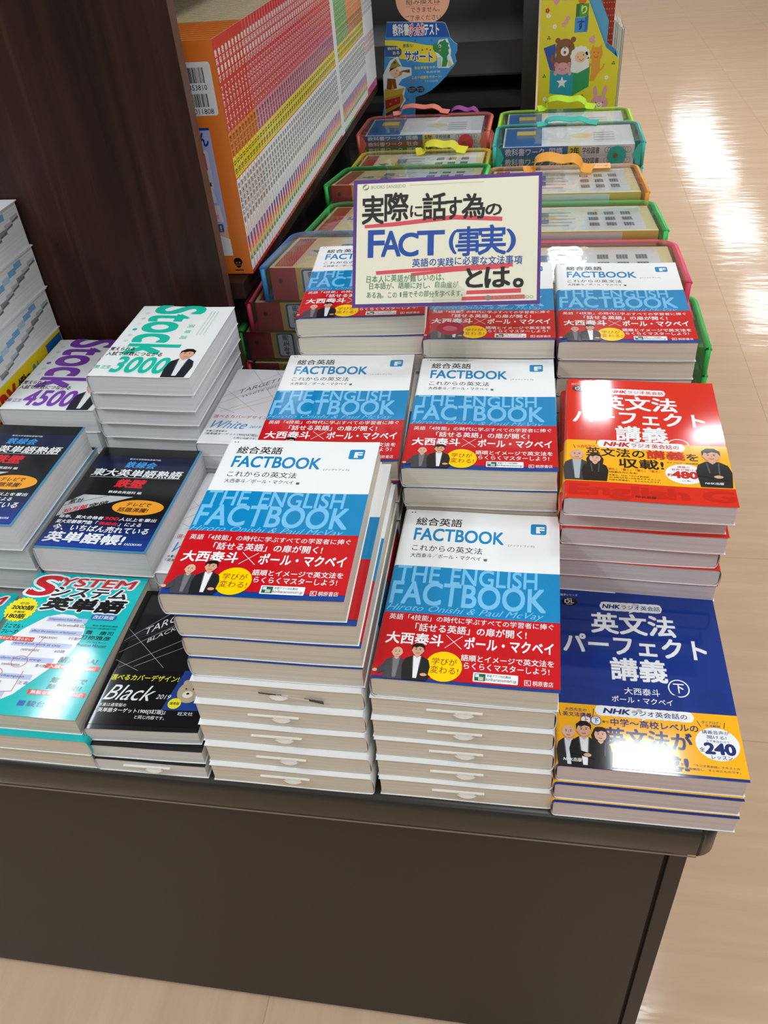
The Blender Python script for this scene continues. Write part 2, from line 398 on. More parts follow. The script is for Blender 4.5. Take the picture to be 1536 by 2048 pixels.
# display table: a low island whose top carries every pile
table = tag(empty('display_table', 0, 0, -ZT), 'low dark brown display table under the piles of textbooks', 'table')
def table_top():
    # plan outline with a rounded front right corner, bullnosed upper and lower edges
    x0, x1, y0, y1, R = -120.0, 28.7, -0.5, 197.5, 1.5
    plan = [(x0, y0)] + [(x1-R+R*math.sin(a), y0+R-R*math.cos(a)) for a in [PI/2*k/6 for k in range(7)]] + [(x1, y1), (x0, y1)]
    def inset(d):
        out = []
        for x, y in plan:
            out.append((x, y))
        r = R
        q = [(x0, y0+d)] + [(x1-R+max(R-d, .02)*math.sin(a), y0+R-max(R-d, .02)*math.cos(a)) for a in [PI/2*k/6 for k in range(7)]] + [(x1-d, y1), (x0, y1)]
        return q
    prof = [(0.9, 0.0), (.45, -.12), (.15, -.42), (0.0, -.95), (0.0, -3.5), (.12, -3.85), (.4, -4.0)]
    g = Geo(); V = []; n = len(plan)
    for d, z in prof: V += [(x, y, z+ZT) for x, y in inset(d)]
    F = [tuple(range(n))]
    for i in range(len(prof)-1):
        for k in range(n):
            F.append((i*n+k, (i+1)*n+k, (i+1)*n+(k+1) % n, i*n+(k+1) % n))
    F.append(tuple((len(prof)-1)*n+k for k in range(n))[::-1])
    g.add(V, F, STEEL_GLOSS, smooth=True)
    me = g.mesh('table_top'); me.set_sharp_from_angle(angle=math.radians(50))
    return link('table_top', me, table)
top_ob = table_top()
g = Geo()                                            # moulded corner cap: a seam line around the nosing
for d in (0,):
    R = 1.5
    pr = [(.9, .02), (.45, -.10), (.12, -.42), (-.03, -.95), (-.03, -3.5), (.1, -3.88), (.4, -4.03)]
    A = [PI/2*k/6 for k in range(7)]
    V = []
    for dd, z in pr:
        V += [(27.35, -.5+dd, z+ZT)] + [(28.7-R+(R-dd)*math.sin(a), -.5+R-(R-dd)*math.cos(a), z+ZT) for a in A] + [(28.7-dd, 1.15, z+ZT)]
    n = 9; F = []
    for i in range(len(pr)-1):
        for k in range(n-1): F.append((i*n+k, (i+1)*n+k, (i+1)*n+k+1, i*n+k+1))
    g.add(V, F, STEEL_GLOSS, smooth=True)
    for i in range(len(pr)-1):                       # dark seam beside the cap
        (d0, z0), (d1, z1) = pr[i], pr[i+1]
        g.add([(27.27,-.51+d0,z0+ZT+.01),(27.35,-.51+d0,z0+ZT+.01),(27.35,-.51+d1,z1+ZT),(27.27,-.51+d1,z1+ZT)], [(0,3,2,1)], BLACK_GAP)
g.link('corner_cap', top_ob)
g = Geo(); g.box(-120, -.52, -3.98+ZT, 27.2, -.44, -3.86+ZT, EDGE_HIGHLIGHT); g.link('edge_highlight_strip', top_ob)  # thin pale strip painting in the highlight under the nosing
bm_link('front_panel', bevel_box(-120, 1.6, 1.2, 25.35, 3.2, -4+ZT, .05), STEEL, table)
g = Geo(); g.box(25.2, 2.0, .3, 26.0, 2.6, -4+ZT, BLACK_GAP); g.link('panel_gap', table)
bm_link('end_panel', bevel_box(25.75, 1.5, 0, 27.3, 195, -4+ZT, .06), STEEL, table)
g = Geo(); g.box(-120, 2.4, 0, 25.4, 3.2, 1.4, BLACK_GAP); g.link('plinth', table)

# tall bookcase standing on the island, its end panel facing the camera
case = tag(empty('bookcase', -29.6, 61.6, 0), 'tall dark walnut bookcase with its end panel facing the piles', 'bookcase')
endp = bm_link('end_panel', bevel_box(-44, 0, .02, 0, 2.2, 130, .08), WOOD, case)
EDGE = m_wood('walnut_edge_band')
g = Geo(); g.box(.005, .12, .1, .03, 2.1, 129.9, m_paint('brown_edge_banding', '#5e4236', .4)); g.link('edge_band', endp)
bm_link('shelf_board', bevel_box(-40, 2.2, 16.9, 1.9, 118.0, 19.3, .08), WOOD, case)
bm_link('plinth', bevel_box(-40, 2.2, .02, -6.5, 118.0, 16.9, .05), m_paint('dark_plinth_board', '#3d3331', .35), case)
bm_link('back_panel', bevel_box(-42, 2.2, 16.9, -40, 118.0, 130, .05), WOOD, case)
bm_link('shelf_board', bevel_box(-40, 2.2, 62.0, 0, 118.0, 64.0, .08), WOOD, case)

# dark steel rack beyond the end of the table
rack = tag(empty('display_rack', -60, 199, -ZT), 'charcoal steel display rack with empty sloping shelves behind the blue sign', 'rack')
bm_link('post', bevel_box(66.6, 0, 0, 70.4, 3, 150, .1), DARK_METAL, rack)
bm_link('post', bevel_box(0, 0, 0, 3.8, 3, 150, .1), DARK_METAL, rack)
bm_link('back_panel', bevel_box(0, 34, 0, 70, 35, 150, .02), m_paint('black_back_panel', '#1b1b1c', .5), rack)
bm_link('side_panel', bevel_box(69.4, 3, 0, 70.2, 34, 150, .02), DARK_METAL, rack)
def rack_shelf(y0, z0, y1, z1, th, nm):
    g = Geo(); z0 += ZT; z1 += ZT
    V = [(3.8,y0,z0),(66.6,y0,z0),(66.6,y1,z1),(3.8,y1,z1)]
    g.add(V+[(x,y,z-th) for x, y, z in V], [(0,1,2,3),(7,6,5,4),(0,4,5,1),(1,5,6,2),(2,6,7,3),(3,7,4,0)], DARK_METAL)
    g.link(nm, rack)
rack_shelf(.4, 9.6, 31, 9.9, 2.3, 'shelf')
rack_shelf(6, 14.4, 14, 20.6, .5, 'sloping_shelf'); rack_shelf(14, 20.6, 30, 46, .5, 'sloping_shelf')
rack_shelf(1, 44, 6, 52, .5, 'sloping_shelf')

# ------------------------------------------------------------------ books
def wave_fn(W, A, flip):
    def wv(x):
        s = x/W
        if flip: s = 1-s
        return A*(1+math.cos(2*PI*(s-.13)*.78))*.5
    return wv
def norm_fn(wv):
    def f(x):
        d = (wv(x+.05)-wv(x-.05))/.1
        l = math.hypot(d, 1); return (-d/l, 0, 1/l)
    return f
def cover_geo(g, W, H, T, y0, y1, bands, out=0.0, th=.035, wv=None, fore=0.0, rough=.2):
    """wrap-around paper cover: front, rounded spine, back; bands colour it along the book's height"""
    n = 14; P = [(W+fore, -out)]
    K = 22
    for k in range(1, K): P.append((W+fore-(W+fore-.3)*k/K, -out))
    for k in range(n+1):
        a = -PI/2+PI*k/n
        P.append((.3-(.42+out)*max(math.cos(a), 0)**.75, T/2+(T/2+out)*math.sin(a)))
    for k in range(1, K+1): P.append((.3+(W+fore-.3)*k/K, T+out))
    N = len(P); nr = []
    for i in range(N):
        a, b = P[max(i-1, 0)], P[min(i+1, N-1)]
        wa, wb = wv(a[0]), wv(b[0])
        dx, dz = b[0]-a[0], b[1]+wb-a[1]-wa
        l = math.hypot(dx, dz) or 1; nr.append((-dz/l, dx/l))
    nr = [(p, q) for p, q in nr]
    # outward normal of a path going back->spine->front is to its left: (-dz, dx)
    q = [(x, z+wv(x)) for x, z in P]
    inn = [(x-a*th, z-b*th) for (x, z), (a, b) in zip(q, nr)]
    ys = sorted(set([y0, y1]+[b for bd in bands for b in bd[:2] if y0 < b < y1]))
    for ya, yb in zip(ys, ys[1:]):
        c = next((bd[2] for bd in bands if bd[0] <= (ya+yb)/2 < bd[1]), bands[-1][2]); m = mat(c, rough) if isinstance(c, str) else c
        V = [(x, ya, z) for x, z in q]+[(x, yb, z) for x, z in q]
        NN = [(a, 0, b) for a, b in nr]*2
        g.add(V, [(i, N+i, N+i+1, i+1)[::-1] for i in range(N-1)], m, NN)
        V = [(x, ya, z) for x, z in inn]+[(x, yb, z) for x, z in inn]
        g.add(V, [(i, i+1, N+i+1, N+i)[::-1] for i in range(N-1)], mat('#f1f1ee', .5), [(-a, 0, -b) for a, b in nr]*2)
        for e in (0, N-1):
            g.add([(q[e][0], ya, q[e][1]), (q[e][0], yb, q[e][1]), (inn[e][0], yb, inn[e][1]), (inn[e][0], ya, inn[e][1])], [(0,1,2,3)], m)
    for yy, bd in ((y0, bands[0][2]), (y1, bands[-1][2])):
        m = mat(bd, rough) if isinstance(bd, str) else bd
        g.add([(x, yy, z) for x, z in q]+[(x, yy, z) for x, z in inn], [(i, i+1, N+i+1, N+i) for i in range(N-1)], m)
def pages_geo(g, W, H, T, pm, wv, fore=.12, ends=.1):
    n = 24; x0, x1 = .06, W-fore
    xs = [x0+(x1-x0)*k/n for k in range(n+1)]
    def zb(x): return (.05 if x > .3 else .05+(.3-x)*1.0)
    bot = [(x, zb(x)+wv(x)) for x in xs]; top = [(x, T-zb(x)+wv(x)) for x in xs]
    V = []
    for y in (ends, H-ends):
        V += [(x, y, z) for x, z in bot]+[(x, y, z) for x, z in top]
    m = n+1; F = []
    for k in range(n):
        F += [(k, k+1, m+k+1, m+k), (2*m+k+1, 2*m+k, 3*m+k, 3*m+k+1), (m+k, m+k+1, 3*m+k+1, 3*m+k), (k+1, k, 2*m+k, 2*m+k+1)]
    F += [(n, 2*m+n, 3*m+n, m+n), (0, m, 3*m, 2*m)]
    g.add(V, F, pm)
def slip_geo(T, W, kind):
    """order slip peeping out of the pages: a thin folded strip with a half round tab"""
    g = Geo(); m = mat('#eeeae2', .6); z = T*.62; x0 = W*.46
    if kind == 'wide':
        mk = mat('#3b3a3c', .5)
        g.add([(x0-.9,-.12,z+.35),(x0+1.1,-.14,z+.2),(x0+1.1,-.12,z-.05),(x0-.9,-.1,z+.12)], [(0,1,2,3)], mk)
        g.add([(x0+3.0,-.12,z-.05),(x0+4.6,-.14,z-.25),(x0+4.6,-.12,z-.7),(x0+3.0,-.1,z-.35)], [(0,1,2,3)], mk)
        g.add([(x0+.6,-.16,z+.2),(x0+3.4,-.18,z-.1),(x0+3.4,-.12,z-.4),(x0+.6,-.1,z-.02)], [(0,1,2,3)], m)
    else:
        g.box(x0-2.2, -.1, z-.05, x0+2.3, .2, z+.04, m)
    n = 10; V = [(x0-.1, -.1, z-.02), (x0+1.7, -.1, z-.02)]+[(x0+.8+.85*math.cos(PI+PI*k/n), -.32+.12*math.cos(PI*k/n)**2, z-.02-.36*math.sin(PI*k/n)) for k in range(n+1)]
    g.add([(x0-.1,-.08,z+.1),(x0+1.7,-.08,z+.1)]+V[2:], [tuple(range(len(V)))], m)
    return g
_bm = {}
class Spec:
    def __init__(s, name, W, H, T, bands, pages, pr=None, obi=None, A=.11, rough=.09):
        s.name, s.W, s.H, s.T, s.bands, s.pages, s.pr, s.obi, s.A, s.rough = name, W, H, T, bands, pages, pr, obi, A, rough
def book_meshes(sp, printed, flip):
    k = (sp.name, printed, flip)
    if k in _bm: return _bm[k]
    wv = wave_fn(sp.W, sp.A, flip); nf = norm_fn(wv)
    out = []
    g = Geo(); cover_geo(g, sp.W, sp.H, sp.T, 0, sp.H, sp.bands, wv=wv, rough=sp.rough)
    if printed and sp.pr: put_print(g, sp.pr, lambda x, y, e: (x, y, sp.T+wv(x)+e), nf, .6, rough=sp.rough)
    out.append(('cover', g.mesh('cover')))
    g = Geo(); pages_geo(g, sp.W, sp.H, sp.T, PAGES[sp.pages], wv); out.append(('page_block', g.mesh('page_block')))
    if sp.obi:
        y0, y1, ob, pr = sp.obi[:4]
        g = Geo(); cover_geo(g, sp.W, sp.H, sp.T, y0, y1, ob, out=.03, th=.02, wv=wv, fore=sp.obi[4] if len(sp.obi) > 4 else 0, rough=sp.rough)
        if printed and pr: put_print(g, pr, lambda x, y, e: (x, y, sp.T+.03+wv(x)+e), nf, .6, rough=sp.rough)
        out.append(('paper_band', g.mesh('paper_band')))
    _bm[k] = out
    return out
def book(sp, name, label, cat, group, x, y, z, rot=0.0, printed=False, turned=False, slip=None):
    """one book; (x, y, z) is its front left lower corner; turned: lies with its head towards the camera"""
    c, s = math.cos(rot), math.sin(rot)
    if turned: o = empty(name, x+sp.W*c-sp.H*s, y+sp.W*s+sp.H*c, z, rot+PI)
    else: o = empty(name, x, y, z, rot)
    tag(o, label, cat, group)
    ob = {nm: link(nm, me, o) for nm, me in book_meshes(sp, printed, turned)}; pb = ob['page_block']
    if slip:
        g = slip_geo(sp.T, sp.W, slip)
        if turned:
            me = g.mesh('order_slip'); me.transform(Matrix.Translation((sp.W*CM, sp.H*CM, 0)) @ Matrix.Rotation(PI, 4, 'Z'))
            link('order_slip', me, pb)
        else: g.link('order_slip', pb)
    return o
ORD = ['zeroth','first','second','third','fourth','fifth','sixth','seventh','eighth','ninth','tenth','eleventh','twelfth','thirteenth','fourteenth','fifteenth','sixteenth','seventeenth','eighteenth','nineteenth','twentieth']
def ordinal(n):
    if n <= 20: return ORD[n]
    tens = {2:'twenty',3:'thirty',4:'forty',5:'fifty'}[n//10]
    if n % 10 == 0: return tens[:-1]+'ieth'
    return tens+'-'+ORD[n % 10]
def level(i, n):
    """i counted from the bottom, 0-based"""
    k = n-1-i
    if k == 0: return 'topmost'
    if i == 0: return 'lowest'
    return ordinal(k+1)+' from top'
def pile(sp, name, what, cat, group, where, xy, rots, turned=(), slips={}, print_top=1, z0=0.0):
    n = len(xy)
    for i, ((x, y), r) in enumerate(zip(xy, rots)):
        book(sp, name, '%s, %s in pile %s' % (what, level(i, n), where), cat, group, x, y, z0+i*sp.T, r, printed=(i >= n-print_top), turned=(i in turned), slip=slips.get(i))
def lerp_xy(a, b, n, jit=.18):
    return [(a[0]+(b[0]-a[0])*k/max(n-1, 1)+(random.uniform(-jit, jit) if 0 < k < n-1 else 0), a[1]+(b[1]-a[1])*k/max(n-1, 1)+(random.uniform(-jit, jit) if 0 < k < n-1 else 0)) for k in range(n)]

# --- cover art: white, blue and red grammar textbook
WHITE, FB, FL, RED, NAVY, YEL, BLK = '#f0f2f3', '#0a86c0', '#76c0ea', '#c8141f', '#12408f', '#ffd000', '#161618'
P = Print()
P.e(.72, 20.6, .09, .07, BLK, 1, 8); P.e(1.02, 20.6, .09, .07, BLK, 1, 8)
P.t('総合英語', 1.32, 18.72, 5.68, 19.85, BLK, .012, L=1)
P.t('FACTBOOK', 1.36, 16.6, 9.7, 18.3, FB, .024, L=1)
P.t('[ファクトブック]', 10.15, 16.4, 12.5, 16.72, BLK, 0, L=1)
P.t('これからの英文法', 1.36, 15.1, 7.85, 15.95, BLK, .004, L=1)
P.t('大西泰斗／ポール・マクベイ', 1.36, 14.2, 7.76, 14.78, BLK, .004, L=1); P.t('著', 8.0, 14.2, 8.36, 14.55, BLK, .01, L=1)
P.r(12.15, 18.25, 13.6, 19.75, FB, 1, .22); P.t('F', 12.72, 18.5, 13.36, 19.32, WHITE, .045, L=2); P.r(12.68, 18.45, 13.05, 18.62, WHITE, 2)
P.t('THE', .5, 10.97, 4.3, 13.02, FL, .016, L=1); P.t('ENGLISH', 5.35, 10.97, 12.85, 13.02, FL, .016, L=1)
P.t('FACTBOOK', .34, 8.28, 13.6, 11.0, FL, .022, L=2)
P.t('Hiroto Onishi & Paul McVay', .17, 7.25, 13.5, 8.2, FL, -.004, .45, L=2)
B = Print()
B.t('英語「4技能」の時代に学ぶすべての学習者に捧ぐ', .6, 6.36, 14.27, 7.02, WHITE, .008, L=2)
B.t('「話せる英語」の扉が開く!', 2.95, 5.2, 12.1, 6.08, WHITE, .014, L=2)
B.t('大西泰斗', .7, 3.72, 5.4, 4.95, WHITE, .03, L=2); B.t('ポール・マクベイ', 7.15, 3.72, 14.25, 4.95, WHITE, .026, L=2)
B.l([(5.6, 5.0), (6.95, 3.6)], .05, WHITE, 2); B.l([(5.6, 3.6), (6.95, 5.0)], .05, WHITE, 2)
B.t('Hiroto Onishi & Paul McVay', 3.9, 3.05, 13.8, 3.9, '#bb1a26', -.006, .45, L=1)
B.e(5.7, 1.66, 1.47, 1.53, YEL, 2, 32); B.t('学びが', 4.72, 1.78, 6.72, 2.5, '#9c3a12', .004, L=3); B.t('変わる!', 4.68, .92, 6.9, 1.66, '#9c3a12', .004, L=3)
man(B, 1.85, 0.05, 3.35, '#45454c', '#77777a', None, '#dcb097', L=3, wave=True)
man(B, 3.5, 0.05, 3.75, '#232326', '#e8e8ea', '#1a1614', '#d6a488', L=8)
B.p([(3.9, .1), (4.3, .75), (4.75, .55), (4.45, .1)], '#232326', 8); B.e(4.2, .62, .28, .16, '#d6a488', 13, 10)
B.t('語順とイメージで英文法を', 7.0, 2.42, 14.3, 3.08, WHITE, .012, L=2); B.t('らくらくマスターしよう!', 7.3, 1.62, 13.95, 2.28, WHITE, .012, L=2)
B.r(8.08, .44, 11.57, 1.36, WHITE, 2, .08); B.r(8.2, .55, 9.05, 1.26, '#2f5f4a', 3); B.r(8.5, .6, 8.9, .95, '#b7c9b0', 4); B.r(8.25, .9, 8.55, 1.2, '#cfe0e8', 4)
B.t('学習アプリ対応教材', 9.15, .98, 11.0, 1.25, BLK, 0, L=3); B.t('kiriharanomori.jp', 9.1, .52, 11.45, .92, BLK, 0, L=3)
B.r(12.05, .45, 12.55, .98, WHITE, 2); B.r(12.1, .5, 12.5, .93, RED, 3); B.t('K', 12.18, .55, 12.42, .88, WHITE, 0, L=4); B.t('桐原書店', 12.68, .46, 14.25, .95, WHITE, .004, L=2)
FACT = Spec('fact', 14.8, 21.0, 2.34, [(0, 7.15, NAVY), (7.15, 13.05, FB), (13.05, 21.1, WHITE)], 'cream', P, (.28, 7.2, [(0, 8, RED)], B), .13)
FACTB = Spec('factb', 14.8, 21.0, 2.34, FACT.bands, 'cream', P, (.62, 7.52, [(0, 8, RED)], B), .13)

# --- cover art: grammar lecture volumes (blue second volume, red first volume)
def speech_cloud(Q, x0, x1, y0, y1, c, L):
    n = max(4, int((x1-x0)/.7)); h = (y1-y0)
    Q.r(x0, y0+.04, x1, y1-.04, c, L, h*.46)
    for k in range(n+1):
        xx = x0+h*.3+(x1-x0-h*.6)*k/n
        Q.e(min(max(xx, x0+.6), x1-.6), y1-.16, .5, .2, c, L, 16); Q.e(min(max(xx, x0+.6), x1-.6), y0+.16, .5, .2, c, L, 16)
    xm = (x0+x1)/2; Q.p([(xm-.1, y0+.1), (xm+.4, y0+.1), (xm-.25, y0-.3)], c, L)
def lecture(blue):
    W2 = '#eef0f2'; bg = '#0e3486' if blue else '#dc2817'
    Q = Print()
    Q.t('語学シリーズ', .45, 19.35, 2.1, 19.65, W2, 0, L=1)
    Q.e(1.3, 18.6, .75, .6, BLK, 1, 24); Q.t('DL', .85, 18.4, 1.75, 18.85, W2, .01, L=2); Q.t('音声', 1.05, 18.88, 1.55, 19.06, W2, 0, L=2); Q.t('BOOK', 1.0, 18.15, 1.6, 18.32, W2, 0, L=2)
    speech_cloud(Q, 4.15, 9.95, 17.7, 18.8, W2, 1)
    Q.t('NHK', 4.4, 17.98, 6.05, 18.5, bg, .04, .2, L=2); Q.t('ラジオ英会話', 6.2, 17.95, 9.75, 18.52, bg, .012, L=2)
    d = '#0d3180' if blue else '#cc2112'
    Q.t('Perfect', -.0, 15.2, 14.6, 19.2, d, .05, L=0.5) if False else None
    Q.t('英文法', 3.3, 14.75, 10.85, 17.3, W2, .03, L=2)
    Q.t('パーフェクト', .7, 12.2, 13.3, 14.45, W2, .03, L=2)
    Q.t('講義', 4.8, 9.3, 9.58, 11.8, W2, .03, L=2)
    if blue:
        Q.arc(10.43, 8.8, .85, .92, 0, 2*PI, .11, W2, 1, 28); Q.t('下', 10.0, 8.3, 10.86, 9.3, W2, .02, L=2)
        Q.t('大西泰斗', 5.8, 7.75, 8.78, 8.5, W2, .012, L=2); Q.t('ポール・マクベイ', 4.7, 6.85, 9.75, 7.5, W2, .012, L=2)
        Q.t('English G', .8, 5.8, 14.2, 8.6, d, .05, L=1)
    else:
        Q.arc(10.5, 9.0, .95, .98, 0, PI, .11, W2, 1, 20)
        Q.t('English G', .6, .15, 14.5, 2.1, '#c81f11', .05, L=1); Q.t('NHK出版', 6.2, .5, 8.0, .86, BLK, .012, .15, L=2)
    Y = '#fab41a'; R = Print(); nv = '#1d2f6e'
    if blue:
        speech_cloud(R, 3.2, 11.3, 5.28, 6.28, W2, 1)
        R.t('NHK', 3.9, 5.55, 6.1, 6.05, nv, .045, .2, L=2); R.t('ラジオ英会話の', 6.25, 5.5, 10.75, 6.05, nv, .012, L=2)
        R.t('大西先生の', .7, 5.5, 2.5, 5.85, nv, .006, L=2); R.t('英文法講義', .5, 4.95, 2.9, 5.4, nv, .014, L=2)
        R.l([(.15, 5.6), (.35, 4.9)], .05, BLK, 2); R.l([(3.0, 5.0), (3.1, 5.9)], .05, BLK, 2)
        for cx, c, ch in ((2.4, '#c8302a', '上'), (3.25, '#1d56a8', '下')):
            R.e(cx, 4.68, .42, .45, W2, 1, 20); R.arc(cx, 4.68, .42, .45, 0, 2*PI, .07, c, 2, 20); R.t(ch, cx-.22, 4.42, cx+.22, 4.94, c, .02, L=3)
        R.t('巻で', 3.75, 4.5, 4.3, 4.76, BLK, .006, L=2); R.t('中学～高校レベルの', 4.45, 4.3, 11.5, 5.05, nv, .02, L=2)
        R.t('英文法が', 3.9, 2.4, 10.85, 4.1, nv, .03, L=2); R.t('完成!', 5.3, .4, 10.3, 1.9, nv, .03, L=2)
        R.e(12.83, 3.3, 1.72, 1.6, W2, 2, 32)
        R.t('講義音声が', 11.75, 4.25, 13.9, 4.62, nv, .008, L=3); R.t('聞ける!', 12.1, 3.78, 13.6, 4.12, nv, .008, L=3); R.t('上下巻合わせて', 11.95, 3.45, 13.8, 3.66, nv, 0, L=3)
        R.t('全', 11.35, 2.5, 11.75, 2.9, nv, .01, L=3); R.t('240', 11.8, 2.35, 14.1, 3.35, nv, .05, L=3); R.t('レッスン', 12.2, 1.85, 13.8, 2.2, nv, .012, L=3)
        R.t('ダイアログ・', 11.85, 5.25, 13.4, 5.55, nv, .006, L=2); R.t('文法解説', 12.1, 4.95, 13.3, 5.2, nv, .006, L=2); R.l([(11.5, 5.5), (11.75, 4.9)], .05, BLK, 2); R.l([(13.7, 5.5), (13.55, 4.9)], .05, BLK, 2)
        man(R, .95, 0, 4.1, '#26262c', '#d5dae2', None, '#e0b39c', L=2, wd=.8); man(R, 2.2, 0, 4.45, '#17171b', '#e6e6ea', '#161314', '#dcab90', L=7, crossed=True, wd=.9); man(R, 3.55, 0, 4.0, '#141417', '#141417', '#2a1a14', '#e3b9a2', L=2, woman=True, wd=.75)
        R.t('NHK出版', .5, .45, 2.0, .8, W2, .016, .15, L=14)
        R.t('本書は、「ラジオ英会話」テキストの', 9.4, 1.0, 14.2, 1.22, nv, 0, L=2); R.t('内容を再構成し、まとめたものです。', 9.4, .65, 14.2, .87, nv, 0, L=2)
        obi = (.22, 6.3, [(0, 7, Y)], R)
    else:
        rd = '#c62a24'
        speech_cloud(R, 3.0, 11.05, 7.95, 9.15, W2, 1)
        R.t('NHK', 3.6, 8.22, 6.0, 8.88, rd, .045, .2, L=2); R.t('ラジオ英会話の', 6.15, 8.2, 10.5, 8.88, rd, .014, L=2)
        R.t('大西先生の', 1.1, 7.75, 2.8, 8.2, rd, .004, L=2, rot=.12); R.l([(.75, 8.2), (.95, 7.6)], .05, BLK, 2); R.l([(2.9, 8.4), (2.95, 9.0)], .05, BLK, 2)
        R.t('英文法の', 1.95, 6.5, 7.3, 7.85, BLK, .02, L=2); R.t('講義', 7.5, 6.5, 10.9, 7.85, rd, .03, L=2); R.t('を', 11.05, 6.5, 12.1, 7.6, BLK, .02, L=2)
        R.t('収載!', 4.95, 4.85, 8.9, 6.3, BLK, .022, L=2)
        R.t('「読む」「書く」「聞く」「話す」', 3.85, 4.35, 8.5, 4.72, rd, .01, L=2); R.t('4技能の力になる!', 3.98, 3.95, 6.5, 4.22, BLK, .01, L=2)
        for k, s_ in enumerate(('本書は、NHK「ラジオ英会話」', '2018年4月号～9月号のテキストの', '内容を再構成し、まとめたものです。')): R.t(s_, 3.98, 3.5-.36*k, 8.5 if k else 7.6, 3.74-.36*k, BLK, 0, L=2)
        R.e(10.72, 4.4, 1.74, 1.5, W2, 2, 32)
        R.t('講義の', 10.1, 5.3, 11.2, 5.62, rd, .006, L=3); R.t('音声が聞ける!', 9.55, 4.86, 12.0, 5.2, rd, .006, L=3); R.t('約', 9.15, 3.95, 9.55, 4.4, rd, .02, L=3); R.t('480', 9.62, 3.78, 11.75, 4.75, rd, .055, L=3); R.t('分!', 11.8, 4.0, 12.25, 4.4, rd, .01, L=3); R.t('(上巻)', 10.4, 3.25, 11.1, 3.5, BLK, 0, L=3)
        R.t('ダイアログ・文法解説', 9.2, 5.95, 12.0, 6.2, BLK, .006, L=2)
        man(R, 13.25, 2.6, 5.9, '#1d2027', '#1d2027', '#15120f', '#d8a589', L=5, crossed=True, wd=.88)
        man(R, 1.1, 2.6, 4.9, '#3a3d43', '#aab6ba', None, '#d9a88e', L=2, wd=.85); man(R, 2.75, 2.6, 4.2, '#18181a', '#18181a', '#2a1914', '#e0b49e', L=7, woman=True, wd=.95)
        R.t('NHK出版', 12.3, 2.95, 13.9, 3.3, W2, .016, .15, L=12)
        obi = (2.5, 9.05, [(0, 10, Y)], R)
    return Spec('lecture_blue' if blue else 'lecture_red', 14.8, 20.4 if blue else 20.6, 2.1 if blue else 2.07, [(0, 21, bg)], 'pink', Q, obi, .04 if blue else .12, .07)
LBLUE, LRED = lecture(True), lecture(False)

# --- cover art: black vocabulary book
P = Print(); W2 = '#e9ecef'
P.r(.3, 13.9, 12.48, 16.4, '#141d3c', 1)
for y0, y1, c in ((0, .9, '#1a3d95'), (.9, 1.9, '#183686'), (1.9, 2.9, '#162e73'), (2.9, 3.8, '#14265d'), (3.8, 4.6, '#121f49'), (4.6, 5.3, '#111936')): P.r(.3, max(y0, .32), 12.48, y1, c, 1)
P.t('東京大学受験指導専門塾', 4.5, 15.85, 8.4, 16.15, W2, 0, L=2)
P.t('鉄緑会', 4.5, 14.3, 8.25, 15.5, '#3f9be0', .02, .12, L=2); P.t('東大英単語熟語', 1.0, 12.6, 12.0, 13.95, W2, .022, .12, L=2); P.l([(1.0, 12.35), (12.0, 12.55)], .04, W2, 2)
P.t('鉄壁', 4.75, 10.6, 8.2, 12.1, '#d31f2b', .04, .12, L=2); P.t('鉄緑会英語科 編', 4.5, 9.5, 8.45, 9.95, W2, .01, L=2)
P.p([(.3, 7.55), (1.85, 9.0), (7.8, 9.0), (.3, 5.1)], '#b9bcc0', 2); P.l([(.3, 6.9), (4.9, 9.0)], .06, BLK, 3)
P.t('累計', .75, 7.25, 2.25, 8.1, BLK, .02, L=3, skew=.22); P.t('30万部', .8, 5.55, 3.2, 6.35, '#c9252b', .035, L=3, skew=.42); P.t('突破', 3.35, 6.6, 5.3, 7.4, BLK, .03, L=3, skew=.42)
P.e(9.05, 7.22, 3.0, 1.3, '#f0a02c', 2, 32); P.t('テレビで', 7.55, 7.4, 10.4, 8.05, '#3a2a12', .02, .12, L=3); P.t('話題沸騰!', 6.9, 6.4, 10.4, 7.15, '#3a2a12', .02, .12, L=3)
P.t('毎年、東大合格者', .75, 4.85, 5.9, 5.4, W2, .016, .1, L=2); P.t('300', 6.0, 4.9, 7.65, 5.4, '#d8232f', .03, .1, L=2); P.t('人以上を輩出', 7.75, 4.88, 12.0, 5.42, W2, .016, .1, L=2)
P.t('東大受験専門塾「', .75, 4.0, 5.6, 4.6, W2, .016, .1, L=2); P.t('鉄緑会', 5.75, 4.05, 7.9, 4.55, '#d8232f', .03, .1, L=2); P.t('」による', 8.0, 4.02, 10.6, 4.6, W2, .016, .1, L=2)
P.t('今、いちばん売れている', .85, 2.85, 11.8, 3.85, W2, .02, .1, L=2); P.t('英単語帳!', .7, 1.0, 9.7, 2.6, W2, .034, .1, L=2); P.t('KADOKAWA', 9.95, 1.05, 11.9, 1.4, W2, .012, .2, L=2)
TETSU = Spec('iron', 12.8, 18.2, 3.4, [(0, 19, '#4488b2')], 'grey', None, (.3, 18.2, [(0, 19, '#131417')], P, -.3), .1, .13)

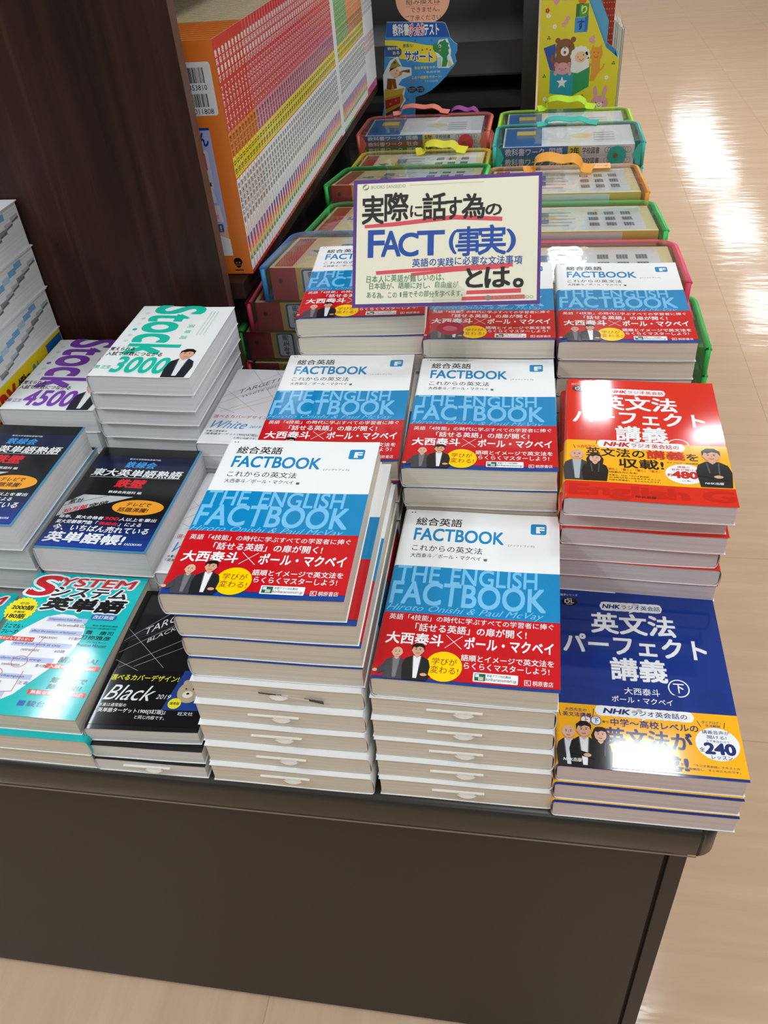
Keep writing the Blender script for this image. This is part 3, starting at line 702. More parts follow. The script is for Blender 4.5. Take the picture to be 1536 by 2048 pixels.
# --- cover art: turquoise vocabulary book
P = Print(); TQ = '#17bdbf'; rd = '#c8202b'
P.p([(9.1,9.6),(8.9,10.9),(8.2,11.7),(7.0,12.4),(5.6,12.5),(4.2,12.0),(2.5,10.2),(1.2,8.2),(.35,6.6),(.35,.5),(2.8,.5),(4.2,1.3),(5.5,2.3),(7.2,4.9),(8.6,7.0),(9.0,8.2)], '#eceef2', 1)
for k, y in enumerate((11.4, 9.7, 8.0, 6.1, 4.0, 1.9)):
    xa = max(.4, 4.4-.62*(k*1.75)); xb = (8.7, 8.9, 8.6, 7.6, 6.4, 4.6)[k]
    P.r(xa, y, xb, y+.62, '#b9c4ea', 2)
    P.t(('independence from Britain', 'affect the pattern of behavior', 'retire from work at sixty', 'transform food into energy', 'defeat the champion', 'investigate the cause of her')[k], xa+.2, y+.12, min(xb-.6, xa+5.2), y+.5, '#3b3f60', .004, L=3)
    P.t(('declaration', 'reaction', 'retirement', 'transformation', 'defeat', 'look into')[k], xa+1.4, y-.55, xa+3.3, y-.22, '#555a68', 0, L=3)
    P.t(('独立', '行動', '60歳', '食べ物', '王者', '原因')[k], min(xb-.1, xa+5.9)-1.0, y-.55, min(xb-.1, xa+5.9)+.1, y-.15, '#555a68', 0, L=3)
P.arc(4.2, 6.1, .8, .7, 0, 2*PI, .05, '#d0474a', 4, 20); P.arc(2.3, 4.5, .9, .7, 0, 2*PI, .05, '#d0474a', 4, 20); P.arc(2.8, 2.2, .8, .65, 0, 2*PI, .05, '#d0474a', 4, 20); P.l([(4.7, 6.7), (5.3, 9.4)], .05, '#d0474a', 4); P.l([(3.2, 2.4), (5.2, 2.6), (5.2, 5.0)], .05, '#d0474a', 4)
for dx, dy in ((-.14, 0), (.14, 0), (0, -.14), (0, .14), (.1, .1), (-.1, -.1)):
    for s_, a in (('S', (.35, 14.9, 3.3, 17.75)), ('YSTEM', (3.4, 16.45, 11.8, 17.65)), ('システム', (3.2, 14.9, 11.4, 16.25)), ('英単語', (2.9, 12.95, 11.8, 14.7))): P.t(s_, a[0]+dx, a[1]+dy, a[2]+dx, a[3]+dy, '#eef2f4', .06, .14, L=2)
P.t('S', .35, 14.9, 3.3, 17.75, rd, .03, .14, L=3); P.t('YSTEM', 3.4, 16.45, 11.8, 17.65, rd, .02, .14, L=3)
P.t('システム', 3.2, 14.9, 11.4, 16.25, BLK, .03, .14, L=4); P.t('英単語', 2.9, 12.95, 11.8, 14.7, BLK, .045, .14, L=4)
P.star(.9, 12.75, 1.75, '#f4e21a', 5, 22, .9); P.t('必出', .4, 13.45, 1.4, 13.8, BLK, .01, L=6); P.t('2000語', -.2, 12.7, 2.2, 13.35, BLK, .03, L=6); P.t('多義語', .3, 12.25, 1.5, 12.55, BLK, .01, L=6); P.t('180語', -.2, 11.5, 1.8, 12.15, BLK, .03, L=6)
P.r(8.85, 11.95, 11.6, 12.75, '#2a6fb4', 2, .35); P.t('改訂新版', 9.1, 12.1, 11.35, 12.6, '#eef2f4', .012, .1, L=3)
P.t('駿台予備学校講師', 9.5, 11.1, 12.2, 11.35, '#1e4b58', 0, L=2); P.t('PRODIGY英語研究所', 8.7, 10.75, 12.2, 11.0, '#1e4b58', 0, L=2)
P.t('霜　康司', 9.2, 10.05, 12.1, 10.55, BLK, .012, L=2); P.t('刀祢雅彦', 8.9, 9.35, 12.1, 9.9, BLK, .012, L=2); P.t('コンサルタント', 9.8, 8.95, 11.9, 9.15, BLK, 0, L=2); P.t('Preston Houser', 9.0, 8.45, 12.1, 8.85, BLK, .008, L=2)
P.t('ミニマル・', .35, 10.2, 2.3, 10.75, BLK, .012, L=4); P.t('フレーズ!', .35, 9.5, 2.1, 10.05, BLK, .012, L=4)
P.r(.3, 8.6, 4.3, 9.15, '#e0402f', 4); P.t('例文はもう要らない!', .5, 8.68, 4.2, 9.06, '#f4f4f4', .01, L=5)
P.t('語法Q&A!', 8.1, 6.3, 12.0, 7.05, BLK, .022, .1, L=2); P.r(7.1, 5.55, 12.6, 6.1, '#e0402f', 2); P.t('入試のツボをGet!', 7.4, 5.62, 12.2, 6.03, '#f4f4f4', .012, L=3)
P.t('意味まで', 8.4, 3.95, 12.0, 4.6, BLK, .022, .1, L=2); P.t('頻度順!!', 8.4, 3.2, 11.8, 3.8, BLK, .022, .1, L=2); P.r(6.8, 2.45, 12.6, 3.0, '#e0402f', 2); P.t('無駄な暗記にさらば!', 7.1, 2.52, 12.3, 2.93, '#f4f4f4', .012, L=3)
P.r(6.5, 1.1, 7.2, 1.7, '#1e62b0', 2); P.t('駿台文庫', 7.4, 1.1, 11.1, 1.75, '#1e4b8a', .012, L=2)
SYS = Spec('turquoise', 12.8, 18.2, 2.17, [(0, 19, TQ)], 'cream', P, None, .012, .08)

# --- cover art: white vocabulary books with big sideways lettering (turquoise and purple)
def stock(col, num, key):
    Q = Print()
    Q.t('Stock', 5.7-6.55, 11.75-3.25, 5.7+6.55, 11.75+3.25, col, .03, L=1, rot=-PI/2)
    for k, ch in enumerate('英単語'): Q.t(ch, 8.2, 13.2-1.5*k-.9, 9.1, 13.2-1.5*k, col, 0, L=2, rot=-PI/2)
    for k in range(3): Q.t('English Words for Entrance Examinations', 11.0-3.2-.45*k, 13.5, 11.0+3.2-.45*k, 13.72, '#8fd2c6' if key == 'a' else '#c9b2dc', 0, L=2, rot=-PI/2)
    for k in range(6): Q.e(1.5, 8.6+1.5*k, .32, .34, ['#d9dede', '#d0dcda', col, '#dfe4e4', '#cfd8d6', '#d8dfe2'][k], 1, 12)
    Q.t('覚えられる', .4, 6.05, 3.55, 6.95, BLK, .01, L=4); Q.t('入試で点数につながる', .4, 4.85, 7.5, 5.8, BLK, .01, L=4)
    for dx in (-.07, .07): Q.t(num, 2.5+dx, .95, 9.1+dx, 4.5, '#eff1f1', .05, .08, L=5)
    Q.t(num, 2.5, .95, 9.1, 4.5, col, .03, .08, L=6)
    Q.t('関 正生', .3, 1.7, 2.3, 2.5, col, .004, L=4)
    man(Q, 10.6, .1, 6.6, '#20232c', '#e6e8ea', '#17130f', '#dfae93', L=6, wd=.85)
    return Spec('stock_'+key, 12.8, 18.2, 2.38 if key == 'a' else 3.25, [(0, 19, '#eef0f0')], 'white', Q, None, .14, .35)
STOCKA, STOCKB = stock('#18bfa6', '3000', 'a'), stock('#7f3fb0', '4500', 'b')

# --- cover art: small notebooks with crossing ruled lines (black and white)
def target(black):
    ink = '#c9cbcd' if black else '#5a5d66'; Q = Print(); c2 = '#6d7076' if black else '#8fa3c8'
    cols = ['#b5b7ba']*8 if black else ['#d79a86', '#8c83c4', '#9aa0a8', '#7cc0cc', '#c99fb0', '#8f95a8', '#a3b86c', '#d4a35f']
    for k, (a, b) in enumerate((((.3, 12.0), (5.3, 7.2)), ((.3, 8.0), (4.6, 5.9)), ((2.4, 17.2), (8.9, 7.4)), ((5.6, 17.2), (10.5, 10.2)), ((.3, 10.4), (6.9, 17.2)), ((.3, 8.9), (10.4, 17.0)), ((.9, 7.0), (10.4, 13.6)), ((2.4, 7.2), (10.4, 12.1)))):
        Q.l([a, b], .035 if black else .05, cols[k], 1)
    for k in range(4): Q.l([(.3, 10.2+.28*k), (10.4, 14.9+.55*k)], .018, c2, 1)
    Q.t('TARGET1900', 2.05, 11.1, 8.4, 12.1, ink, -.012, L=2, skew=.75); Q.t('BLACK 2019' if black else 'WHITE 2019', 2.7, 10.2, 7.0, 10.75, ink, -.01, L=2, skew=.75)
    R = Print(); W3 = '#e4e6e8'
    if black:
        R.p([(7.6, 6.9), (10.68, 6.9), (10.68, 2.3), (6.6, 2.3)], '#24408c', 1)
        R.e(8.7, 4.4, 1.15, 1.25, '#b7a58a', 2, 20); R.e(8.2, 5.45, .35, .35, '#b7a58a', 2, 12); R.e(9.2, 5.45, .35, .35, '#b7a58a', 2, 12); R.e(8.6, 4.1, .5, .4, '#e9dfcc', 3, 12); R.e(8.6, 4.2, .16, .12, BLK, 4, 8); R.e(8.3, 4.75, .09, .09, BLK, 4, 8); R.e(9.0, 4.75, .09, .09, BLK, 4, 8)
        R.t('選べるカバーデザイン!', .6, 5.5, 7.3, 6.2, '#e6e23a', .014, .1, L=2)
        R.t('Black', .7, 3.2, 5.5, 4.95, W3, -.014, .5, L=2); R.t('2019', 5.7, 3.5, 7.1, 4.0, W3, -.01, .3, L=2)
        R.t('本書は通常版の', .56, 2.45, 3.2, 2.85, W3, .006, L=2); R.t('『英単語ターゲット1900[5訂版]』', .5, 1.75, 7.1, 2.3, W3, .012, L=2); R.t('と同じ内容です。', 4.4, 1.2, 7.2, 1.6, W3, .008, L=2)
        R.e(7.65, 3.05, .62, .6, '#efe12a', 3, 24); R.t('通常版', 7.2, 2.9, 8.1, 3.2, BLK, .016, L=4)
        R.t('旺文社', 8.3, 1.75, 9.7, 2.15, W3, 0, L=2)
        base, ob = '#16171a', '#0f0f11'
    else:
        R.t('選べるカバーデザイン!', .45, 5.45, 7.6, 6.2, '#c8473d', .006, L=2)
        R.t('White', .75, 3.2, 5.3, 4.85, '#4a8cc4', -.012, .5, L=2); R.t('2019', 5.6, 3.5, 7.1, 4.0, '#4a8cc4', -.01, .3, L=2)
        R.t('本書は通常版の', .5, 2.4, 3.2, 2.8, BLK, 0, L=2); R.t('『英単語ターゲット1900[5訂版]』', .5, 1.7, 7.2, 2.25, BLK, .006, L=2); R.t('と同じ内容です。', 4.4, 1.1, 7.2, 1.5, BLK, 0, L=2)
        base, ob = '#e6e9ec', '#e9ebee'
    return Spec('ruled_black' if black else 'ruled_white', 10.7, 17.4, 1.8 if black else 1.85, [(0, 18, base)], 'grey', Q, (.5, 6.7, [(0, 8, ob)], R), .1, .12 if black else .3)
TBLACK, TWHITE = target(True), target(False)
# ------------------------------------------------------------------ piles of books on the table
G1 = 'white, blue and red grammar textbooks'
FT = 'white-topped blue grammar textbook'
Lxy = [(-15.29,-.1),(-15.38,.3),(-15.57,.8),(-15.58,1.25),(-15.6,1.75),(-15.49,2.3),(-15.46,2.45),(-15.62,2.55),(-16.4,2.68)]
pile(FACTB, 'textbook', FT, 'book', G1, 'nearest the black notebooks', Lxy, [.008,.006,.01,.004,.008,.012,.012,.018,.026], turned=(0,1,2,3,4), slips={0:'tab',1:'tab',2:'tab',3:'tab',4:'wide'})
Mxy = [(.06,.12),(-.05,.45),(-.1,.85),(-.2,1.1),(-.2,1.5),(0,1.65)]
pile(FACT, 'textbook', FT, 'book', G1, 'in front, touching the blue books', Mxy, [.012,.01,.004,.006,.0,-.004], turned=(0,1,2,3,4), slips={0:'tab',1:'tab',2:'tab',3:'tab',4:'tab'})
pile(FACT, 'textbook', FT, 'book', G1, 'just behind the tallest front pile', lerp_xy((-15.6,23.4),(-15.4,23.6),8,.1), [.02]*7+[.049])
pile(FACTB, 'textbook', FT, 'book', G1, 'beside the red books, middle row', lerp_xy((.1,23.4),(-.25,23.2),8,.1), [.01]*7+[.02], turned=(1,3,5))
pile(FACT, 'textbook', FT, 'book', G1, 'under the card\'s left half', lerp_xy((-15.2,45.2),(-15.12,44.6),10,.1), [.05]*9+[.08])
pile(FACT, 'textbook', FT, 'book', G1, 'holding the card stand', lerp_xy((-.4,45.0),(-.55,44.4),9,.1), [.02]*9)
pile(FACTB, 'textbook', FT, 'book', G1, 'behind the red books', lerp_xy((14.7,44.8),(14.5,44.1),9,.1), [.01]*9)
pile(LRED, 'textbook', 'red grammar lecture book', 'book', 'red grammar lecture books', 'behind the blue books', [(15.1,21.0),(15.1,20.9),(15.1,20.8),(15.1,20.7),(15.05,20.6),(14.6,20.55),(15.0,20.5),(14.75,20.7),(14.95,19.75)], [-.02,-.02,-.015,-.03,-.028,-.01,-.03,-.015,-.03], turned=(4,5))
pile(LBLUE, 'textbook', 'blue grammar lecture book with yellow band', 'book', 'blue grammar lecture books', 'at the table corner', [(14.87,-.25),(14.9,.1),(14.98,.45)], [.004,.0,.001])

pile(TETSU, 'vocabulary_book', 'black vocabulary book', 'book', 'black vocabulary books', 'behind the turquoise book', [(-39.2,18.7),(-39.35,18.75),(-39.4,18.6)], [0,.004,-.004])
pile(TETSU, 'vocabulary_book', 'black vocabulary book', 'book', 'black vocabulary books', 'cut off by the left edge', [(-52.6,19.4),(-52.7,19.0),(-52.8,18.6),(-52.9,17.9)], [0,.003,0,.006])
pile(SYS, 'vocabulary_book', 'turquoise vocabulary book', 'book', 'turquoise vocabulary books', 'at the front edge', [(-39.5,-.1),(-39.3,-.3),(-39.95,.4)], [.004,.008,.006], turned=(1,))
pile(SYS, 'vocabulary_book', 'turquoise vocabulary book', 'book', 'turquoise vocabulary books', 'mostly outside the frame on the left', [(-54.9,-.8),(-55.0,-1.0)], [.01,.01])
pile(STOCKA, 'vocabulary_book', 'white vocabulary book with turquoise sideways lettering', 'book', 'white books with turquoise lettering', 'against the bookcase', [(-41.3,41.6),(-41.2,41.3),(-41.1,40.9),(-40.9,40.4),(-40.6,39.9),(-40.3,39.4),(-39.95,39.0),(-39.57,38.64)], [.0,.004,.0,.006,0,.004,-.01,.003])
pile(STOCKB, 'vocabulary_book', 'white vocabulary book with purple sideways lettering', 'book', 'white books with purple lettering', 'by the yellow spine', [(-54.9,40.9),(-54.8,40.8),(-54.7,40.6),(-54.3,40.4)], [0,.01,.0,.02])
pile(TBLACK, 'notebook_volume', 'small black ruled-cover word book', 'book', 'small black word books', 'between turquoise and grammar books', [(-26.55,-.2),(-26.55,.0),(-26.75,.45)], [.02,.03,.06], slips={0:'tab'})
pile(TWHITE, 'notebook_volume', 'small white ruled-cover word book', 'book', 'small white word books', 'behind the black word books', lerp_xy((-26.7,18.5),(-26.4,18.6),4,.06), [.0]*4)
pile(TWHITE, 'notebook_volume', 'small white ruled-cover word book', 'book', 'small white word books', 'beside the turquoise lettered books', [(-27.0,37.2),(-27.1,37.2),(-27.1,37.1),(-27.2,37.1),(-27.2,37.0),(-27.3,37.0)][:6], [.0]*6)

# tall pile at the left edge: thick white dictionaries with stepped thumb marks on the fore edge
def thick_book(name, label, group, z, T, col, marks, y0, x1=-55.6, spine=None, printed=False, bandcol=None):
    W, H = 15.0, 21.0
    o = tag(empty(name, x1-W, y0, z), label, 'book', group)
    g = Geo(); c = mat(col, .25)
    g.box(-.1, 0, 0, W, H, .12, c); g.box(-.1, 0, T-.12, W, H, T, c); g.box(-.1, 0, .12, .05, H, T-.12, c)
    if spine: g.box(W-.05, 0, .12, W, H, T-.12, c); put_print(g, spine, lambda u, v, e: (W+e, u, v))
    if bandcol: g.box(W-6, 4, T-.12, W+.06, H-9, T+.03, mat(bandcol, .25))
    if printed:
        q = Print(); q.r(9.2, 2, 14.0, 11, '#2f78c4', 1)
        put_print(g, q, lambda u, v, e: (u, v, T+e))
    g.link('cover', o)
    g = Geo(); g.box(.1, .15, .12, W-.25, H-.15, T-.12, PAGES['white'])
    if marks:
        q = Print()
        for k in range(9):
            q.r(5.0+1.7*k, .4+(T-2.2)*k/9, 6.9+1.7*k, 1.1+(T-2.2)*k/9, '#bcc3ca' if k % 3 else '#8f9499', 1)
            q.r(1.6+1.75*k, 1.6+(T-2.6)*k/9, 3.4+1.75*k, 2.4+(T-2.6)*k/9, '#7fb2dc' if k % 3 else '#b7d2e8', 1)
            q.l([(5.2+1.7*k, .45+(T-2.2)*k/9), (6.9+1.7*k, .65+(T-2.2)*k/9)], .25, '#6d7176', 2)
        q.t('つながるデータ', 4.5, .6, 5.2, T-1.0, '#d49ab0', 0, L=3)
        put_print(g, q, lambda u, v, e: (W-.25+e, u, v))
    g.link('page_block', o)
    return o
sp = Print(); sp.r(16.5, .05, 20.9, 4.5, '#1f67b0', 1); sp.t('DRY', 1.0, .8, 7.2, 3.9, '#c62323', .05, L=2); sp.t('鑑R', 8.0, 1.0, 11.5, 3.9, '#2b2b22', .03, L=2); sp.t('01', 12.0, 1.0, 13.6, 3.8, '#3a9bb4', .03, L=2); sp.r(14.2, 1.2, 15.0, 3.2, '#2b66a8', 2); sp.r(15.3, 1.2, 16.1, 2.8, '#5b6c9a', 2)
sp2 = Print(); sp2.r(16.5, .05, 20.9, 4.5, '#1f67b0', 1); sp2.t('DRY', 1.0, .8, 7.2, 3.9, '#c62323', .05, L=2)
thick_book('reference_book', 'yellow and blue reference book, lowest in the tall left pile', 'thick reference books', 0.0, 4.4, '#f0d51c', False, 39.8, spine=sp2)
thick_book('reference_book', 'yellow and blue reference book, second from the bottom of the tall left pile', 'thick reference books', 4.4, 4.5, '#f0d51c', False, 39.7, spine=sp2)
thick_book('reference_book', 'yellow spined reference book with red lettering below the white books', 'thick reference books', 8.9, 5.0, '#f0d51c', False, 39.8, spine=sp)
thick_book('dictionary', 'thick white dictionary with stepped marks, resting on the yellow reference book', 'thick white dictionaries', 13.9, 6.0, '#e9ebee', True, 40.2, -55.6)
thick_book('dictionary', 'thick white dictionary with stepped marks, between two others at the left edge', 'thick white dictionaries', 19.9, 6.05, '#e9ebee', True, 40.5, -55.6, bandcol='#2a6fae')
thick_book('dictionary', 'thick white dictionary with stepped marks, topmost of the tall left-edge pile', 'thick white dictionaries', 25.95, 6.1, '#e9ebee', True, 40.3, -55.6, printed=True)

# ------------------------------------------------------------------ shelf of thin exam booklets
def spine_print(kind, t):
    q = Print(); m = t/2
    if kind in ('orange', 'pink', 'green', 'tan'):
        top = {'green': '#3fae5a', 'tan': '#ef8a3a'}.get(kind, '#d22630'); mid = {'orange': '#ef8433', 'pink': '#e0839b', 'green': '#a5d36f', 'tan': '#f3a765'}[kind]
        q.r(.0, 18.4, t, 28.9, top, 1)
        q.vt('教科書ぴったりテスト', m, 27.7, .86, '#f3f1ee', .02, L=2)
        q.r(.02, 15.4, t-.02, 18.4, mid, 1); q.vt('数学', m, 18.1, .95, '#3a2a22', .01, L=2); q.vt('英', m, 16.2, .8, '#3a2a22', .01, L=2)
        q.r(.02, 12.8, t-.02, 15.4, '#f6df1e', 1); q.vt('中学', m, 15.1, .98, '#2a2412', .02, L=2); q.r(.02, 12.7, t-.02, 12.85, '#d8572c', 2)
        q.vt('準拠版教科書', m, 12.2, .82, '#2c2c30', .01, L=1); q.r(m-.07, 3.8, m+.07, 6.6, '#8d9096', 1)
        for k, c in enumerate(('#6a4a9a', '#a43a86', '#d6404e', '#ee7d34', '#f2c22c', '#4aa14e')): q.r(.25, 4.6-.55*k, t-.25, 5.15-.55*k, c, 2)
        q.r(.02, 0, t-.02, .5, {'green': '#47b04a', 'tan': '#e46a2c'}.get(kind, '#cf2d35'), 1)
    else:
        q.r(.0, 22, t, 28.9, '#f3e022', 1); q.vt('中学', m, 27.5, .95, '#2a2412', .02, L=2)
        q.vt('準拠版教科書', m, 21.0, .8, '#5a5a60', .0, L=1); q.vt('重要用語', m, 12.0, .85, '#c0504a', .01, L=1); q.r(.02, 0, t-.02, 1.6, '#d6287a', 1)
    return q
_bk = {}
TANP = m_pages('tan_paper_edges', '#d98f4a', '#c07a38', (3, 900, 3)); OLIVEP = m_pages('yellow_paper_edges', '#c9a408', '#a88604', (3, 900, 3))
def booklet(kind, y, label, group, first=False, t=1.3):
    D, H = 18.0, 28.9
    key = (kind, first)
    if key not in _bk:
        g = Geo(); cc = mat({'orange': '#ee7f2d', 'white': '#eeeeee', 'divider': '#f0f0f0'}.get(kind, '#eeeeee'), .3)
        g.box(-D, .0, 0, 0, .05, H, cc); g.box(-D, t-.07, 0, 0, t-.02, H, cc); g.box(-.05, .05, 0, 0, t-.07, H, mat('#efefef', .3))
        if kind != 'divider': put_print(g, spine_print(kind, t-.04), lambda u, v, e: (e, u, v))
        if first:
            q = Print(); nv = '#23418f'
            q.r(-7.2, 20.6, -.75, 26.6, '#eceded', 1, .35)
            for (yb, yt) in ((24.3, 26.0), (21.6, 23.1)):
                x = -6.3
                while x < -1.75:
                    wd = random.choice((.05, .08, .12)); q.r(x, yb, x+wd, yt, BLK, 2); x += wd+random.choice((.05, .07, .11))
            q.t('9784402353810', -6.7, 23.5, -1.6, 24.1, BLK, 0, L=2); q.t('1926330011808', -6.7, 20.8, -1.3, 21.4, BLK, 0, L=2)
            q.r(-10, 6.6, -2.4, 19.2, '#b9bfe6', 1); q.r(-10, 18.9, -2.4, 19.2, nv, 2); q.t('てん', -5.6, 17.0, -2.8, 18.6, nv, .03, L=2)
            q.r(-9, 11.6, -3.2, 16.5, '#e6e2ee', 2, .3); q.r(-7.2, 14.0, -3.6, 16.2, '#e0218a', 3, .2); q.t('先生', -6.1, 14.9, -4.1, 15.6, '#f5e7a0', .02, L=4)
            man(q, -5.4, 12.2, 2.6, '#d98a94', '#f0e8e8', '#20161a', '#e9bfa6', L=4, woman=True)
            q.r(-8, 12.0, -3.5, 12.5, '#222226', 5); q.p([(-7.5, 9.6), (-3.2, 9.9), (-3.4, 12.0), (-7.5, 12.0)], '#e8eaee', 3); q.p([(-7.5, 7.6), (-2.8, 7.3), (-3.0, 9.5), (-7.5, 9.6)], '#f0dfe6', 3); q.r(-6.5, 7.7, -3.4, 8.3, '#e2a8bd', 4)
            q.r(-7.5, 5.9, -3.0, 7.0, '#2c66b8', 3, .15); q.t('る!', -4.8, 6.05, -3.3, 6.85, '#f3d75a', .03, L=4)
            q.r(-10, 4.6, -2.5, 6.6, '#e8b9a4', 1); q.p([(-9, 2.6), (-2.4, 2.6), (-2.4, 4.9), (-3.6, 5.4), (-9, 5.4)], '#efefef', 2)
            q.r(-9, .6, -4.2, 1.9, '#e6e6e6', 1)
            q.e(-1.9, 1.75, .62, .55, BLK, 1, 18); q.e(-1.9, 1.4, .42, .55, BLK, 1, 18); q.e(-2.1, 1.6, .13, .1, '#ee7f2d', 2, 8); q.e(-1.7, 1.6, .13, .1, '#ee7f2d', 2, 8); q.l([(-2.2, 1.25), (-1.6, 1.25)], .08, '#ee7f2d', 2); q.r(-2.5, .45, -1.3, .6, BLK, 1)
            put_print(g, q, lambda u, v, e: (u, -e, v))
        cov = g.mesh('cover')
        g = Geo(); g.box(-D+.1, .05, .1, -.05, t-.07, H-.1, {'orange': TANP, 'pink': OLIVEP}.get(kind, PAGES['white'])); pg = g.mesh('page_block')
        _bk[key] = (cov, pg)
    cov, pg = _bk[key]
    o = tag(empty('exam_booklet', -27.0, y, 19.4), label, 'booklet', group)
    link('cover', cov, o); link('page_block', pg, o)
    return o
random.seed(11)
y = 66.6; cnt = 0
seq = [('orange', 9), ('pink', 38)]
for kind, n in seq:
    for k in range(n):
        cnt += 1
        if cnt == 1: lb = 'orange-backed exam booklet with barcodes facing the dark end panel'
        else: lb = 'thin red-topped exam booklet, %s on the shelf from the dark end panel' % ordinal(cnt)
        booklet(kind, y, lb, 'red-topped exam booklets on the shelf', first=(cnt == 1))
        y += 1.395
for k in range(2):
    booklet('divider', y, 'plain white booklet closing the red-topped row' if k == 0 else 'plain white booklet opening the green-topped row', 'white dividing booklets'); y += 1.395
for kind, n, wd in (('green', 8, 'green-topped'), ('tan', 12, 'orange-topped'), ('white', 9, 'yellow-topped white')):
    for k in range(n):
        booklet(kind, y, 'thin %s exam booklet, %s of its colour from the white dividers' % (wd, ordinal(k+1)), wd+' exam booklets on the shelf'); y += 1.395

# ------------------------------------------------------------------ clear zip cases with study sets
def ribbon(g, pts, width, th, m, wdir=(0, 1, 0)):
    wd = Vector(wdir); V = []; F = []
    pts = [Vector(p) for p in pts]
    for i, p in enumerate(pts):
        t = (pts[min(i+1, len(pts)-1)]-pts[max(i-1, 0)]).normalized()
        s = (wd-t*wd.dot(t)).normalized(); n = t.cross(s)
        V += [p+s*width/2+n*th/2, p-s*width/2+n*th/2, p-s*width/2-n*th/2, p+s*width/2-n*th/2]
    for i in range(len(pts)-1):
        for k in range(4): F.append((4*i+k, 4*i+(k+1) % 4, 4*i+4+(k+1) % 4, 4*i+4+k))
    F += [(3, 2, 1, 0), tuple(4*(len(pts)-1)+k for k in range(4))]
    g.add(V, F, m, smooth=False)
_clear = {}
def zip_case(label, x, y, z, w, d, hf, hb, rot, col, group, content='pack', handle=None, snap=None, grade='4年生用', tint=None, detail=True, back_flap=0.0, tagtxt=None):
    """flat study case: clear shell, coloured zip rim, coloured ends, cloth handle. (x, y, z) front left lower corner, hf/hb height at front/back"""
    o = tag(empty('zip_case', x, y, z, rot), label, 'case', group)
    cm = mat(col, .4)
    if col not in _clear: _clear[col] = (m_clear('clear_film_'+col.strip('#'), '#fdfefe', .03, .07), m_clear('tinted_film_'+col.strip('#'), col, .38, .15))
    film, tin = _clear[col]
    R = 2.6
    outl = [(0, 0), (w, 0)] + [(w-R+R*math.cos(a), d-R+R*math.sin(a)) for a in [PI/2*k/6 for k in range(7)]] + [(R-R*math.sin(a), d-R+R*math.cos(a)) for a in [PI/2*k/6 for k in range(7)]]
    n = len(outl)
    def top(yy): return hf+(hb-hf)*max(0, min(1, yy/d))
    def sh(px, py, k): return (w/2+(px-w/2)*k, d/2+(py-d/2)*k)
    g = Geo()
    V = [(px, py, .05) for px, py in outl]+[(px, py, top(py)) for px, py in outl]
    g.add(V, [tuple(range(n))[::-1], tuple(n+k for k in range(n)), (0, 1, n+1, n)], film)
    shell = g.link('clear_shell', o)
    g = Geo()                                        # sides and back of tinted film
    F = [(k, (k+1) % n, n+(k+1) % n, n+k) for k in range(1, n)]
    g.add(V, F, tin); g.link('side_wall', o)
    g = Geo()
    rim = [(px, py, top(py)-.36) for px, py in outl[1:]]+[(0, 0, hf-.36)]
    tube_geo(g, rim, .5, cm, 8, flat=.75)
    tube_geo(g, [(0, 0, .25), (0, -.05, hf-.36)], .36, cm, 8); tube_geo(g, [(w, 0, .25), (w, -.05, hf-.36)], .36, cm, 8)
    rim2 = [(px, py, .3) for px, py in outl[1:]]+[(0, 0, .3)]
    tube_geo(g, rim2, .3, cm, 6, flat=.7)
    g.link('zip_rim', o)
    if snap:
        for sx in (0, w):                            # moulded end tabs reaching over the front
            g = Geo(); s = 1 if sx == 0 else -1
            g.add([(sx, -.12, .3), (sx+s*1.1, -.12, .5), (sx+s*1.9, -.12, hf*.5), (sx+s*1.1, -.12, hf*.85), (sx, -.12, hf)], [(0,1,2,3,4) if s > 0 else (4,3,2,1,0)], cm)
            g.link('end_tab', o)
        g = Geo(); nn = 20; cx, cz, rr = w*.83, hf*.48, hf*.36
        V = [(cx+rr*math.cos(2*PI*k/nn), -.16, cz+rr*math.sin(2*PI*k/nn)) for k in range(nn)]
        g.add(V+[(a, -.02, c) for a, b, c in V], [tuple(range(nn))]+[(k, nn+k, nn+(k+1) % nn, (k+1) % nn) for k in range(nn)], mat(snap, .3))
        so = g.link('snap_tab', o); g = Geo()
        g.add([(cx-.3+.45*math.cos(2*PI*k/12), -.3, cz+.45*math.sin(2*PI*k/12)) for k in range(12)], [tuple(range(12))], mat('#c9cccd', .2, metal=1.0))
        g.link('stud', so)
    if handle:
        g = Geo(); hm = mat(handle[0], .7); hx, hy, hw, hh = handle[1]; wd = handle[2] if len(handle) > 2 else 1.5
        z0 = top(hy)
        pts = [(hx-hw/2-1.6, hy-.6, z0+.45), (hx-hw/2, hy-.2, z0+.6), (hx-hw*.42, hy+.3, z0+hh*.8), (hx-hw*.2, hy+.2, z0+hh), (hx+hw*.08, hy-.2, z0+hh*.85), (hx+hw*.3, hy-.5, z0+hh*.95), (hx+hw*.44, hy-.1, z0+hh*.6), (hx+hw/2, hy, z0+.6), (hx+hw/2+1.8, hy-.5, z0+.45)]
        sm = []
        for i in range(len(pts)-1):                  # smooth the cloth loop
            p0, p1, p2, p3 = (Vector(pts[max(i-1, 0)]), Vector(pts[i]), Vector(pts[i+1]), Vector(pts[min(i+2, len(pts)-1)]))
            for k in range(5):
                t = k/5; sm.append(.5*((2*p1)+(p2-p0)*t+(2*p0-5*p1+4*p2-p3)*t*t+(3*p1-p0-3*p2+p3)*t**3))
        sm.append(Vector(pts[-1]))
        ribbon(g, sm, wd, .14, hm, (.15, 1, .35)); g.link('handle', o)
